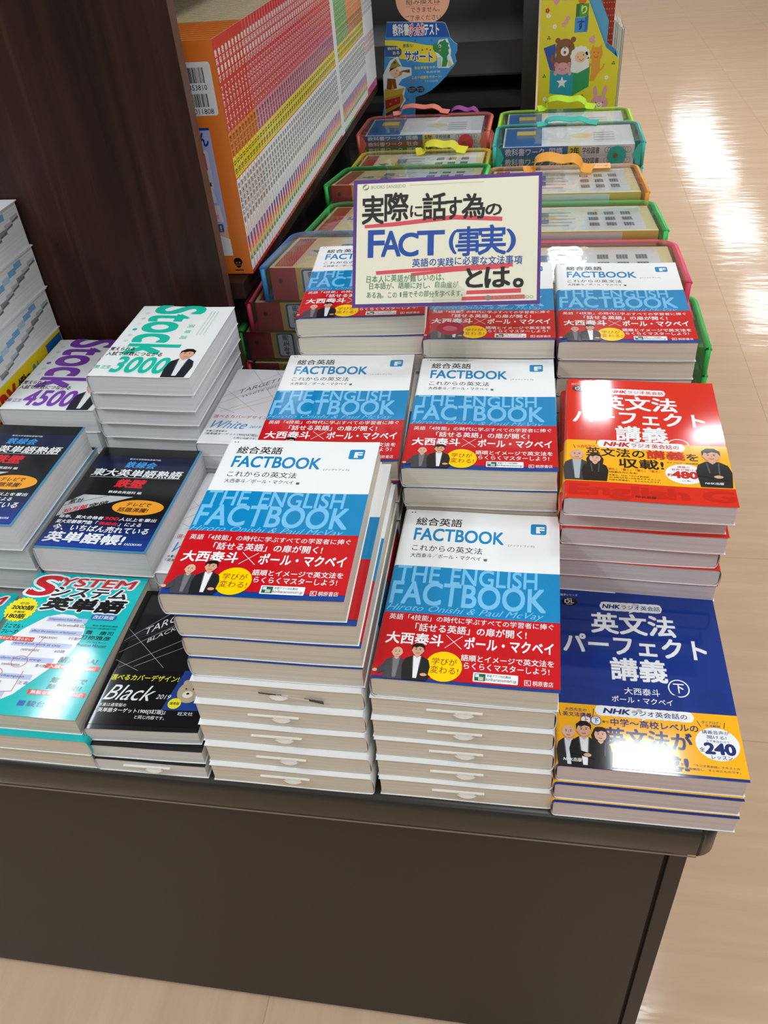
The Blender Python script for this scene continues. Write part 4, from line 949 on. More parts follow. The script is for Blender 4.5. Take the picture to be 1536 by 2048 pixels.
    if tagtxt:
        g = Geo(); q = Print(); tx, ty = tagtxt[1]
        zt = top(ty); g.box(tx, ty, zt+.1, tx+4.6, ty+2.8, zt+.22, mat('#f0a63c', .4)); q.t(tagtxt[0], tx+.4, ty+.9, tx+4.2, ty+2.1, '#5a3212', 0, .3, L=1)
        put_print(g, q, lambda u, v, e: (u, v, zt+.22+e)); g.link('brand_tag', shell)
    return o
def place(o_xyz, rot, lx, ly):
    c, s = math.cos(rot), math.sin(rot); return (o_xyz[0]+lx*c-ly*s, o_xyz[1]+lx*s+ly*c)
def study_pack(label, x, y, z, w, d, h, rot, group, grade='4年生用', face='red'):
    """boxed study set inside a case: yellow top with bar codes, printed front"""
    o = tag(empty('study_pack', x, y, z, rot), label, 'study set', group)
    hb = h[1]; hf = h[0]
    g = Geo()
    V = [(0,0,0),(w,0,0),(w,d,0),(0,d,0),(0,0,hf),(w,0,hf),(w,d,hb),(0,d,hb)]
    g.add(V, [(0,3,2,1),(0,1,5,4),(1,2,6,5),(2,3,7,6),(3,0,4,7)], mat('#e3c860' if face == 'red' else '#e8e8ea', .4)); g.add(V, [(4,5,6,7)], mat('#f6e7b4' if face == 'red' else '#dfe2e8', .4))
    tz = lambda v: hf+(hb-hf)*v/d
    q = Print()
    q.r(.5, .6, w*.12, d-.6, '#c23b36', 1) if face == 'red' else None
    q.r(w*.3, .7, w*.94, d-1.0, '#f0f2f4', 1, .3)
    for i in range(3):
        for j in range(3): 
            bx, by = w*(.62+.1*i), d*(.2+.22*j)
            q.r(bx, by, bx+w*.06, by+d*.13, '#8d9096', 2)
            for k in range(4): q.r(bx+w*.004+k*w*.015, by+.1, bx+w*.010+k*w*.015, by+d*.12, '#3f4246', 3)
    for k in range(5): q.r(w*.34, d*(.2+.13*k), w*(.5+.02*(k % 3)), d*(.24+.13*k), ['#c7a2b4', '#9fb6cc', '#d8b48a', '#b4b8bd', '#a8c6a0'][k], 2)
    if face == 'red': q.e(w*.2, d*.5, 2.0, 2.0, '#eef0f0', 2, 28); q.t({'4年生用': '4', '5年生用': '5', '6年生用': '6'}[grade], w*.2-.9, d*.5-1.0, w*.2+.9, d*.5+1.0, '#55585c', .05, L=3, rot=PI/2)
    q.r(w*.2+2.6, d*.3, w*.2+4.6, d*.75, '#3f6fb0', 2, .3); q.t('実力', w*.2+2.7, d*.4, w*.2+4.5, d*.65, '#e8d64a', .03, L=3, rot=PI/2)
    put_print(g, q, lambda u, v, e: (u, v, tz(v)+e))
    f = Print()
    if face == 'red':
        f.r(0, 0, w*.14, hf, '#b93430', 1); f.r(w*.28, .2, w*.8, hf-.2, '#e6e8ea', 1); f.r(w*.17, .25, w*.27, hf-.25, '#2f72b8', 2, .4); f.r(w*.18, .45, w*.26, hf-.45, '#eef0f2', 3, .3)
        f.t(grade, w*.222-hf*.36, hf/2-.45, w*.222+hf*.36, hf/2+.45, BLK, .02, L=4, rot=PI/2)
        f.e(w*.05, hf*.6, .3, .35, '#3a2a2a', 2, 10)
    put_print(g, f, lambda u, v, e: (u, -e, v))
    g.link('box', o)
    return o
def workbook(label, x, y, z, w, d, t, rot, group, col, word, grade, loose=False):
    o = tag(empty('workbook', x, y, z, rot), label, 'book', group)
    g = Geo(); c = mat(col, .3); pale = mat('#e8e9ec', .4)
    g.box(0, 0, 0, w, d, t, pale)
    f = Print(); f.r(0, 0, w*.5, t, col, 1); f.t('教科書ワーク', w*.02, t*.14, w*.32, t*.86, '#eef0f2', .02, L=2); f.t(word, w*.36, t*.14, w*.46, t*.86, '#eef0f2', .02, L=2)
    f.r(w*.5, 0, w*.6, t, '#efdf62', 1); f.t(grade, w*.52, t*.14, w*.585, t*.86, BLK, .03, L=2); f.t('学校図書', w*.61, t*.18, w*.74, t*.82, '#4b4d52', .01, L=2)
    for k in range(8): f.arc(w*(.80+.022*k), t*.5, t*.3, t*.3, 0, 2*PI, .07, ['#b0556a', '#5a78b0', '#5f9a6a', '#b8863f'][k % 4], 2, 10)
    put_print(g, f, lambda u, v, e: (u, -e, v))
    q = Print(); q.r(.3, .4, w*.3, d-.4, col, 1); q.r(w*.32, .6, w*.9, d-.8, '#f0f1f3', 1, .3); q.r(w*.1, d*.6, w*.25, d*.8, '#f0d552', 2); q.e(w*.6, d*.5, 2.4, 1.6, '#e9dfae', 2); 
    for k in range(4): q.r(w*.7, d*(.25+.12*k), w*.86, d*(.29+.12*k), '#a9b2bb', 2)
    put_print(g, q, lambda u, v, e: (u, v, t+e))
    g.link('cover', o)
    return o

CG = 'clear zip cases of study sets'
def case_pile(x, y, where, specs, w, d, rot=0.0, inner='red', grade='4年生用', pk='boxed study sets'):
    """specs from the bottom: (colour word, hex, hf, hb, dx, dy, extra dict, has_content)"""
    z = 0.0; n = len(specs)
    for i, (cw, hx, hf, hb, dx, dy, kw, cont) in enumerate(specs):
        lb = 'clear zip case with %s rim, %s, pile %s' % (cw, level(i, n), where)
        zip_case(lb, x+dx, y+dy, z, w, d, hf, hb, rot, hx, CG, **kw)
        if cont == 'pack':
            px, py = place((x+dx, y+dy), rot, .9, .35)
            study_pack('boxed study set in %s-rimmed case, %s, %s' % (cw, level(i, n), where), px, py, z+.25, w-1.9, d-2.2, (hf-.6, hb-.55 if hb > 1.4 else hb-.4), rot, pk, grade)
        elif cont:
            for k, (c, word) in enumerate(cont):
                t = (hf-.9)/max(len(cont), 1); px, py = place((x+dx, y+dy), rot, 1.6, .3)
                if k == len(cont)-1 and hb < hf: dd = d*.62
                else: dd = d*.8
                workbook('%s workbook in %s-rimmed case, %s, %s' % ({'#2f74b4': 'blue', '#b5653f': 'rust', '#5c8f4c': 'green', '#3d8a94': 'teal', '#6a6f7c': 'grey'}[c], cw, level(i, n), where), px, py, z+.3+t*(len(cont)-1-k), w-3.2, dd, t-.04, rot, 'workbooks in zip cases', c, word, grade[0]+'年')
        z += hf if i < n-1 else 0
    return z
GRN, REDC, BLU, TEAL, CORAL, ORG, LIME, PINK, YELC = '#35c95a', '#e2405a', '#3f8fd0', '#3fbfb0', '#ee7766', '#f0a02f', '#b6ee2e', '#f0486e', '#e8d820'
N = {}
case_pile(-30.2, 66.4, 'nearest the bookcase corner', [('red', REDC, 5.0, 5.0, -.4, 1.0, N, 'pack'), ('green', GRN, 5.0, 5.0, -1.0, 1.4, N, 'pack'), ('red', REDC, 5.0, 5.0, 1.4, .7, N, 'pack'), ('blue', BLU, 5.4, 3.2, 4.6, .2, N, 'pack')], 28.4, 18.6)
case_pile(-24.6, 87.0, 'second along the bookcase', [('green', GRN, 4.4, 4.4, -1.2, .2, N, None), ('red', REDC, 4.4, 4.4, -.6, 0, N, None), ('green', GRN, 4.3, 4.3, 0, .1, N, None), ('green', GRN, 4.4, 1.9, .2, 0, N, 'pack')], 27.2, 20.5, grade='5年生用')
case_pile(-25.7, 108.5, 'third along the bookcase', [('green', GRN, 4.4, 4.4, -1.2, .2, N, None), ('blue', BLU, 4.4, 4.4, -.6, 0, N, None), ('green', GRN, 4.4, 4.4, -.6, .1, N, None), ('green', GRN, 4.6, 1.6, 0, 0, N, 'pack')], 28.0, 19.6, grade='6年生用')
case_pile(-26.6, 130.0, 'fourth along the bookcase', [('yellow', YELC, 4.6, 4.6, 0, 0, N, None), ('yellow', YELC, 4.6, 4.6, 0, 0, N, None), ('yellow', YELC, 3.4, 2.0, 0, 0, dict(handle=('#e3dd3a', (17.5, 17.5, 7.5, 1.9), 2.4)), 'pack')], 28.0, 20.5)
WK5 = [('#2f74b4', '国語'), ('#b5653f', '社会'), ('#5c8f4c', '理科')]
case_pile(-28.6, 155.0, 'in front of the blue sign', [('coral', CORAL, 4.5, 4.5, 0, 0, N, None), ('coral', CORAL, 4.6, 4.6, .2, 0, dict(snap='#d8404e'), WK5), ('coral', CORAL, 4.6, 3.9, 0, 0, dict(snap='#d8404e', handle=('#f08a76', (12.2, 17.6, 10.0, 1.9), 1.6)), WK5)], 29.2, 17.2, grade='5年生用')
case_pile(3.0, 66.6, 'behind the right back-row books', [('green', GRN, 4.3, 4.3, 4.2, .0, N, None), ('green', GRN, 4.3, 4.3, 4.0, -.2, N, None), ('pink', PINK, 4.3, 4.3, 1.0, .2, N, None), ('pink', PINK, 5.2, 4.0, 0, 0, N, 'pack')], 28.4, 16.8)
case_pile(3.0, 84.4, 'with green rims beside the aisle', [('green', GRN, 4.5, 4.5, 0, 0, N, None), ('pink', PINK, 4.5, 4.5, .2, 0, N, None), ('green', GRN, 4.5, 4.5, 0, .1, N, None), ('green', GRN, 4.6, 2.2, 0, 0, N, 'pack')], 27.4, 19.0)
case_pile(2.6, 104.2, 'with the orange handle', [('orange', ORG, 4.4, 4.4, 0, 0, N, None), ('orange', ORG, 4.4, 4.4, 0, .1, N, None), ('orange', ORG, 4.2, 4.2, 0, 0, N, None), ('orange', ORG, 4.0, 1.6, 0, 0, dict(handle=('#eea53c', (12.6, 16.4, 9.0, 2.6), 2.6), tagtxt=('Oaksteng', (17.6, 17.4))), 'pack')], 27.0, 22.0)
WK2 = [('#2f74b4', '国語'), ('#3d8a94', '算数')]
case_pile(3.0, 134.5, 'with teal rims', [('teal', TEAL, 6.8, 6.8, .2, 0, N, None), ('teal', TEAL, 4.6, 4.6, 0, 0, dict(snap='#2fa79a'), [('#2f74b4', '国語'), ('#6a6f7c', '英語')]), ('teal', TEAL, 4.8, 4.1, 0, 0, dict(snap='#2fa79a', handle=('#42bcae', (14.2, 14.6, 9.0, 1.4), 1.6)), WK2)], 28.6, 17.0, grade='2年生用')
case_pile(3.0, 153.2, 'by the yellow file box', [('lime', LIME, 5.0, 5.0, 0, 0, N, None), ('lime', LIME, 5.0, 5.0, 0, 0, N, None), ('lime', LIME, 4.2, 3.6, 0, 0, dict(handle=('#c0ea3a', (14.4, 16.5, 9.4, 2.4), 2.2)), [('#2f74b4', '国語'), ('#5c8f4c', '理科')])], 28.2, 17.0, grade='1年生用')
zip_case('clear zip case with purple handle, lying behind the coral case', -12.0, 177.5, 0, 11, 16, 9.0, 8.0, 0, '#9a4fa0', CG, handle=('#a0529e', (5.4, 3.0, 7.5, 3.4), 1.6))
# ------------------------------------------------------------------ hand-lettered card on its clear stand
def slab(g, outline, th, front, back, fm):
    """flat board of an outline (u, v) with thickness; fm(u, v, off) places it, off>0 towards the viewer"""
    n = len(outline); T = [tuple(t) for t in tessellate_polygon([[Vector((a, b, 0)) for a, b in outline]])]
    g.add([fm(a, b, 0) for a, b in outline], T, front); g.add([fm(a, b, -th) for a, b in outline], T, back)
    V = [fm(a, b, 0) for a, b in outline]+[fm(a, b, -th) for a, b in outline]
    g.add(V, [(k, (k+1) % n, n+(k+1) % n, n+k) for k in range(n)], back)
CW, CH = 20.3, 13.9
ta = math.radians(38.5)
card = tag(empty('sign_card', -8.0, 43.25, 25.5), 'cream shop card with purple border and hand lettering, on a clear stand', 'sign')
card.rotation_euler = (0, 0, 0)
roll = .022
def cardmap(u, v, off):
    c, s = math.cos(roll), math.sin(roll); u2 = u*c-v*s; v2 = u*s+v*c
    return (u2, v2*math.sin(ta)-off*math.cos(ta), v2*math.cos(ta)+off*math.sin(ta))
g = Geo(); CREAM = '#f3efd6'
slab(g, [(0, 0), (CW, 0), (CW, CH), (0, CH)], .06, mat('#5a2f86', .5), mat(CREAM, .6), cardmap)
Q = Print(); ink, bl, gr, mk = '#1d1c1e', '#1d4ea6', '#2f8257', '#e0525c'
Q.p([(.36, .4), (CW-.34, .42), (CW-.36, CH-.38), (.4, CH-.42)], CREAM, 1)
Q.e(1.35, 13.1, .36, .33, '#8f8c80', 2); Q.e(1.45, 13.15, .22, .15, CREAM, 3, 12, .8); Q.e(1.22, 13.02, .16, .1, CREAM, 3, 12, .8)
Q.t('BOOKS SANSEIDO', 1.95, 12.9, 5.75, 13.25, '#9a978a', 0, L=2); Q.l([(6.2, 13.12), (14.2, 13.15)], .035, '#b0a98e', 2)
def scrawl(txt, xs, y0, y1, c, b, L=5, seed=1):
    rr = random.Random(seed)
    for ch, (a, e) in zip(txt, xs):
        j = rr.uniform(-.08, .08)*(y1-y0)
        Q.em(ch, a-.03, y0+j-.1*(y1-y0), e+.05, y1+j+.12*(y1-y0), c, b, L, rr.uniform(-.06, .06))
ex = lambda L_: L_
# black heading
for ch, x0, y0, x1, y1 in (('実', 1.0, 9.1, 3.35, 12.15), ('際', 3.5, 9.35, 6.05, 12.35), ('に', 6.3, 9.7, 7.6, 10.9), ('話', 7.65, 9.3, 10.2, 12.15), ('す', 10.15, 9.3, 11.85, 11.6), ('為', 11.9, 9.3, 14.3, 11.9), ('の', 14.4, 9.55, 16.1, 10.75)):
    Q.t(ch, x0, y0, x1, y1, ink, .024, L=5)
Q.p([(1.3, 8.65), (1.25, 9.0), (5.2, 9.25), (11.0, 9.75), (16.2, 9.35), (16.2, 8.9), (11, 9.25), (4.5, 8.75)], mk, 2)
# blue line
for ch, x0, y0, x1, y1 in (('F', 1.75, 5.5, 3.45, 8.35), ('A', 3.2, 5.55, 5.25, 8.2), ('C', 5.1, 5.5, 7.2, 7.95), ('T', 7.15, 5.55, 10.0, 8.1), ('(', 10.6, 5.6, 11.35, 8.05), ('事', 11.3, 5.35, 14.0, 8.4), ('実', 13.7, 5.4, 16.6, 8.5), (')', 16.7, 5.6, 17.6, 8.0)):
    Q.t(ch, x0, y0, x1, y1, bl, .022, L=4)
scrawl('英語の実践に必要な文法事項', [(6.6+.91*k, 7.42+.91*k) for k in range(13)], 4.35, 5.15, bl, .012, 5, 3)
Q.p([(2.65, 3.55), (2.6, 3.95), (6, 4.1), (17.4, 4.45), (17.4, 4.05), (9, 3.85)], mk, 2); Q.p([(6.4, 3.3), (6.5, 3.65), (12, 4.05), (17, 4.2), (17, 3.9), (11, 3.65)], mk, 3)
scrawl('日本人に英語が難しいのは、', [(1.5+.7*k, 2.1+.7*k) for k in range(13)], 2.75, 3.45, gr, .004, 5, 4)
scrawl('日本語が、語順に対し、自由度が', [(1.8+.66*k, 2.38+.66*k) for k in range(15)], 2.0, 2.62, gr, .004, 5, 5)
scrawl('ある為。この1冊でその部分を学べます。', [(1.6+.575*k, 2.1+.575*k) for k in range(19)], 1.05, 1.65, gr, .004, 5, 6)
for ch, x0, y0, x1, y1 in (('と', 12.45, 1.95, 14.2, 3.95), ('は', 14.5, 1.9, 17.1, 4.0), ('。', 17.5, 1.85, 18.5, 2.75)): Q.t(ch, x0, y0, x1, y1, ink, .03, L=5)
Q.p([(12.5, 1.2), (12.55, 1.6), (18.3, 1.72), (18.3, 1.25)], mk, 2); Q.p([(12.0, .55), (12.05, .95), (18.7, 1.05), (18.7, .6)], mk, 2)
Q.e(14.85, .78, .33, .28, '#8f8c80', 3); Q.t('BOOKS SANSEIDO', 15.4, .6, 19.6, .95, '#9a978a', 0, L=3); Q.l([(6.1, .62), (14.4, .68)], .03, '#b0a98e', 1)
put_print(g, Q, cardmap, rough=.6)
g.link('card_face', card)
PLAS = m_clear('clear_acrylic', '#ffffff', .02, .05, 1.22)
st = tag(empty('sign_stand', .5, 43.6, 18.75), 'clear acrylic stand gripping the lower edge of the lettered card', 'stand')
g = Geo(); g.box(0, 0, 0, 4.2, .12, 6.9, PLAS); g.box(0, .0, -.02, 4.2, 4.0, .06, PLAS); g.link('stand_plate', st)
g = Geo(); Q = Print()
arch = [(.3, 6.4), (3.9, 6.4), (3.9, 8.1)]+[(2.1+1.8*math.cos(a), 8.1+.9*math.sin(a)) for a in [PI*k/10 for k in range(11)]]+[(.3, 8.1)]
slab(g, arch, .1, PLAS, PLAS, lambda u, v, off: (u, (v-6.6)*.62-.42-off, v))
for xx in (.5, 3.5): g.box(xx, -.6, 6.35, xx+.22, .14, 6.55, PLAS)
g.link('clip', st)
g = Geo(); Q = Print(); Q.e(2.2, 4.2, 1.5, .75, '#b8303a', 0, 28); Q.e(2.2, 4.2, .8, .3, '#cf6a70', 1, 20)
put_print(g, Q, lambda u, v, e: (u, -.03-e, v)); g.link('sticker', st)

# ------------------------------------------------------------------ die-cut blue counter sign
SX = 27.3
sgn = tag(empty('counter_sign', -SX, 180, 0), 'blue die-cut counter sign with yellow banner, trumpeter and green dragon', 'sign')
def pt(L): return [(x+SX, z) for x, z in L]
ol = pt([(-24.5,31.4),(-11.4,30.8),(-10.8,30.5),(-10.1,28.7),(-9.8,27.5),(-8.8,26.5),(-8.1,26.1),(-8.2,24.6),(-8.7,23.8),(-8.4,22.4),(-8.9,21.6),(-9.9,20.6),(-10.8,19.5),(-12.6,17.9),(-14.5,16.5),(-16.5,15.6),(-18.6,15.1),(-18.9,9.9),(-18.9,0),(-27.3,0),(-27.3,10.2),(-26.5,13.1),(-26.0,20.1),(-25.4,26)])
g = Geo(); fm = lambda u, v, off: (u, -off, v)
slab(g, ol, .3, mat('#3d95d6', .35), mat('#dfe3e6', .6), fm)
Q = Print(); nv = '#1f57a8'
Q.p(pt([(-24.5,31.35),(-11.4,30.75),(-10.85,30.4),(-10.15,28.7),(-9.85,27.7),(-24.9,28.3)]), nv, 1)
Q.t('教科書', 4.1, 28.5, 7.9, 30.9, '#f2f4f6', .03, L=2); Q.t('テスト', 11.5, 28.3, 14.95, 30.5, '#f2f4f6', .035, L=2)
for dx in (-.1, .1): Q.t('ぴったり', 8.0+dx, 28.3, 11.5+dx, 30.8, '#f2f4f6', .06, L=2)
Q.t('ぴったり', 8.0, 28.3, 11.5, 30.8, '#d8282c', .03, L=3)
Q.p(pt([(-25.2,27.7),(-23.2,27.6),(-19.4,27.1),(-15.6,26.3),(-13.1,26.0),(-13.1,22.9),(-14.0,22.5),(-16.5,22.6),(-20.2,23.4),(-25.4,24.2)]), '#f2dc2a', 1)
Q.p(pt([(-25.3,26.6),(-22.4,26.4),(-21.4,25.6),(-21.4,24.6),(-22.2,24.0),(-25.4,24.2)]), nv, 2); Q.t('教科書', 2.6, 25.6, 5.4, 26.2, '#f2dc2a', .02, L=3); Q.t('ある', 3.8, 24.6, 5.4, 25.3, '#f2dc2a', .02, L=3)
for dx, dy in ((-.1, 0), (.1, 0), (0, .1), (0, -.1)): Q.t('サポート', 6.7+dx, 23.2+dy, 13.3+dx, 25.4+dy, '#f4f6f6', .05, L=2, skew=-.08)
Q.t('サポート', 6.7, 23.2, 13.3, 25.4, '#24479c', .03, L=3, skew=-.08); Q.t('豊富な!', 6.3, 26.0, 8.8, 26.7, '#24479c', .01, L=3)
for x, z, c in ((-16.4, 25.3, '#24479c'), (-15.3, 25.4, '#d0442c'), (-14.5, 25.2, '#3a4a9c')): Q.star(x+SX, z, .3, c, 3)
for x, z in ((-18, 27.3), (-14.2, 27.2), (-18.8, 21.9), (-20.5, 14.6)): Q.star(x+SX, z, .35, '#2b74b8', 1)
# green dragon
Q.p(pt([(-12.4,27.2),(-10.4,27.4),(-9.9,26.0),(-9.6,25.0),(-9.7,23.8),(-9.0,22.0),(-10.2,21.2),(-12.8,21.3),(-13.0,23.9),(-13.4,24.6)]), '#eaf2f6', 2)
Q.p(pt([(-13.9,26.1),(-13.3,26.6),(-12.7,26.2),(-12.2,26.8),(-11.4,27.0),(-10.9,27.3),(-10.7,26.7),(-10.1,26.4),(-10.3,25.9),(-9.9,25.4),(-10.3,25.0),(-10.1,24.3),(-10.6,23.6),(-10.4,22.6),(-10.8,21.5),(-11.9,21.5),(-11.6,23.4),(-12.6,24.4),(-13.5,24.8),(-13.9,25.4)]), '#2f9350', 3)
Q.e(-12.2+SX, 25.9, .32, .36, '#f2f4f2', 4, 12); Q.e(-12.25+SX, 25.85, .16, .22, '#1c2a22', 5, 10); Q.e(-12.2+SX, 25.0, .3, .2, '#d98a4a', 4, 12); Q.p(pt([(-10.2,23.2),(-9.2,21.6),(-10.4,21.5)]), '#cdd28a', 3); Q.p(pt([(-12.9,23.5),(-12.0,23.6),(-11.9,21.4),(-13.0,21.5)]), '#bcd8cc', 3)
# boy blowing a horn in a box
Q.p(pt([(-26.2,20.3),(-24.3,23.3),(-22.4,24.2),(-21.4,21.9),(-19.2,21.6),(-19.2,20.0),(-21.6,19.2),(-22.6,18.0),(-20.8,17.4),(-21.4,15.4),(-20.9,14.6),(-22.2,12.9),(-26.3,10.6),(-26.3,17.2)]), '#dfe9ee', 2)
Q.p(pt([(-25.2,19.5),(-23.2,19.3),(-23.0,17.2),(-25.6,16.8)]), '#7a4a22', 3); Q.p(pt([(-23.9,19.3),(-21.6,20.2),(-21.3,20.9),(-22.0,20.9),(-23.2,19.9),(-24.2,18.9),(-23.6,17.0),(-24.4,17.0)]), '#e0862c', 4)
Q.e(-23.3+SX, 20.9, 1.15, 1.2, '#f0c8a6', 5, 20); Q.p(pt([(-24.6,20.9),(-24.2,22.2),(-22.4,22.0),(-24.0,21.3)]), '#4a3220', 6); Q.p(pt([(-24.6,21.6),(-21.6,22.1),(-22.2,22.6),(-22.9,23.7),(-24.0,22.7)]), '#9a8a3c', 7); Q.e(-23.2+SX, 22.9, .35, .3, '#4f5a2c', 8, 10)
Q.e(-22.8+SX, 21.1, .1, .16, BLK, 6, 8); Q.e(-23.0+SX, 20.5, .22, .16, '#e59a8a', 6, 10)
Q.p(pt([(-21.9,20.9),(-21.3,21.1),(-19.6,21.3),(-19.6,20.5),(-21.3,20.8)]), '#8a4a22', 6)
Q.p(pt([(-26.1,17.2),(-23.6,16.9),(-21.1,17.3),(-21.7,16.0),(-26.2,15.1)]), '#c8a43c', 5); Q.p(pt([(-26.2,15.1),(-21.7,16.0),(-21.4,14.6),(-22.3,13.3),(-26.2,11.6)]), '#b08a30', 5); Q.p(pt([(-26.1,14.6),(-22.3,15.4),(-22.4,13.9),(-26.1,12.6)]), '#a42a24', 6); Q.star(-24.8+SX, 13.8, .4, '#d8762c', 7); Q.star(-23.4+SX, 14.5, .35, '#d8762c', 7); Q.p(pt([(-26.2,11.6),(-22.3,13.3),(-22.6,12.5),(-26.2,10.8)]), '#4a3a28', 6)
Q.t('自主学習をサポート', 8.9, 21.2, 15.2, 21.8, '#f0dc4a', .02, L=2); Q.t('・家庭学習', 11.0, 20.3, 15.0, 20.75, '#e8eef2', .0, L=2); Q.t('このテ成績をサポート!', 8.1, 19.1, 15.2, 19.75, '#f0dc4a', .02, L=2); Q.t('・教科書準拠テストで', 6.5, 18.35, 11.0, 18.75, '#c8405a', 0, L=2); Q.t('スマイルも対応', 11.2, 18.3, 14.4, 18.75, '#e8eef2', 0, L=2)
for cx, a, b in ((8.0, 'はってみる', 'ポスター'), (10.05, 'はってみる', 'シール')):
    Q.e(cx, 16.8, 1.05, .72, '#24284a', 2, 24); Q.t(a, cx-.8, 16.85, cx+.8, 17.15, '#eef0f2', 0, L=3); Q.t(b, cx-.7, 16.4, cx+.7, 16.72, '#eef0f2', 0, L=3)
Q.p(pt([(-26.6,9.2),(-24.6,10.4),(-23.2,9.8),(-21.4,10.9),(-20.6,9.0)]), '#e2b040', 2)
put_print(g, Q, fm, rough=.35)
g.link('printed_board', sgn)
pk = tag(empty('notice_card', -SX, 180.5, 31.0), 'peach speech-bubble notice with handwriting above the blue sign', 'sign')
g = Geo(); bub = [(5.25+6.25*math.cos(a)+6.1-.0, 4.6+5.2*math.sin(a)) for a in [2*PI*k/40 for k in range(40)]]
bub = [(x, max(z, -.6)) for x, z in bub]
slab(g, bub, .1, mat('#f2b494', .6), mat('#f2b494', .6), fm)
Q = Print(); bk = '#4a352c'
Q.t('組み換えは', 7.5, 3.5, 15.4, 4.7, bk, 0, L=1); Q.l([(7.5, 3.2), (15.2, 3.3)], .12, '#e8788a', 1); Q.t('できません。', 8.5, 1.95, 15.2, 3.0, bk, 0, L=1); Q.t('ご了承ください。', 7.1, .3, 16.0, 1.4, bk, 0, L=1)
put_print(g, Q, fm, rough=.6); g.link('printed_board', pk)

# ------------------------------------------------------------------ yellow file box with picture-book animals
BX = 10.9
fb = tag(empty('file_box', BX, 182, 0), 'yellow cardboard magazine file printed with toy-box animals', 'file box')
side = [(0, 0), (18.5, 0), (18.5, 21.0), (15.2, 23.5), (12.3, 29.6), (9.6, 35.2), (0, 35.2)]
YB, IB = mat('#e8d834', .4), mat('#5aa8cc', .4)
g = Geo(); slab(g, side, .25, YB, IB, fm)
Q = Print()
def q_(L): return [(x-BX, z) for x, z in L]
br, pkc = '#8a5a34', '#e2a4ac'
Q.p(q_([(11.9,24.0),(14.6,24.8),(14.8,19.0),(13.6,19.3)]), '#3a56a8', 1)
Q.p(q_([(13.7,14.2),(19.1,13.5),(19.1,19.0),(13.6,19.2)]), '#2f9cb4', 4); Q.p(q_([(19.1,13.5),(22.8,15.4),(22.8,19.9),(19.1,18.8)]), '#359a58', 4)
Q.star(5.6, 16.5, 1.35, '#f4f4f0', 5)
Q.e(5.9, 23.6, 2.2, 2.15, br, 2, 28); Q.e(4.2, 25.4, .6, .6, br, 2, 14); Q.e(7.7, 25.5, .6, .6, br, 2, 14); Q.p(q_([(14.9,22.5),(18.6,22.3),(19.2,19.0),(14.0,19.0)]), br, 2); Q.l([(3.2, 22.5), (3.0, 21.3), (4.2, 20.3), (5.2, 20.6)], .8, br, 2)
Q.e(5.9, 23.1, .95, .95, '#f4efe4', 3, 20); Q.e(5.9, 23.85, .2, .15, BLK, 5, 8); Q.e(5.9, 22.9, .32, .36, '#c83a34', 5, 12); Q.e(4.9, 23.9, .14, .16, BLK, 5, 8); Q.e(6.9, 24.1, .14, .16, BLK, 5, 8)
for k in range(12): a = 2*PI*k/12; Q.e(9.5+1.6*math.cos(a), 22.0+1.5*math.sin(a), .7, .7, '#f3f1ea', 5, 12)
Q.e(9.5, 22.0, 1.8, 1.7, '#f3f1ea', 5); Q.p(q_([(18.4,21.5),(22.4,21.3),(22.6,19.6),(21.8,19.2),(20.0,18.4),(18.3,18.7)]), '#f3f1ea', 5); Q.e(9.6, 21.8, 1.35, 1.2, '#f2c9a0', 6); Q.e(9.0, 21.8, .12, .14, BLK, 7, 8); Q.e(10.2, 22.2, .12, .14, BLK, 7, 8); Q.arc(9.8, 21.6, .5, .5, PI*1.1, PI*1.9, .1, '#b0483a', 7)
Q.e(5.6, 19.5, 1.75, 1.3, pkc, 5); Q.e(4.1, 20.4, .5, .5, '#d88c98', 6, 10); Q.e(7.1, 20.4, .5, .5, '#d88c98', 6, 10); Q.e(5.6, 19.2, .45, .3, '#d88c98', 6, 12); Q.e(4.9, 19.5, .12, .12, BLK, 6, 8); Q.e(6.3, 19.5, .12, .12, BLK, 6, 8); Q.e(4.0, 18.6, .4, .55, pkc, 6, 12); Q.e(7.3, 18.5, .4, .55, pkc, 6, 12)
oc = '#e8a03c'; Q.e(13.1, 22.3, 1.5, 1.45, oc, 2); Q.p([(11.9, 23.2), (12.2, 24.3), (12.8, 23.6)], oc, 2); Q.p([(13.5, 23.6), (14.3, 24.3), (14.4, 23.0)], oc, 2); Q.p([(12.2, 21.2), (14.1, 21.2), (14.2, 18.6), (13.0, 16.6), (12.0, 16.6), (12.2, 18.8)], oc, 2); Q.l([(14.0, 18.6), (14.9, 19.4), (15.1, 20.2)], .35, oc, 2); Q.l([(12.4, 20.3), (11.4, 19.9)], .5, oc, 2); Q.e(12.6, 22.6, .1, .1, BLK, 3, 8); Q.e(13.6, 22.5, .1, .1, BLK, 3, 8); Q.arc(13.1, 21.9, .4, .35, PI, 2*PI, .09, '#8a5020', 3)
Q.e(14.7, 11.6, 2.0, 1.75, pkc, 2); Q.e(13.6, 14.0, .5, 1.5, pkc, 2, 20, .15); Q.e(15.7, 14.1, .5, 1.5, pkc, 2, 20, -.2); Q.e(14.7, 11.2, .75, .65, '#f4ead8', 3); Q.e(13.9, 11.8, .13, .15, BLK, 4, 8); Q.e(15.5, 11.8, .13, .15, BLK, 4, 8); Q.e(14.7, 11.6, .13, .1, BLK, 4, 8); Q.arc(14.7, 11.2, .35, .3, PI, 2*PI, .08, BLK, 4)
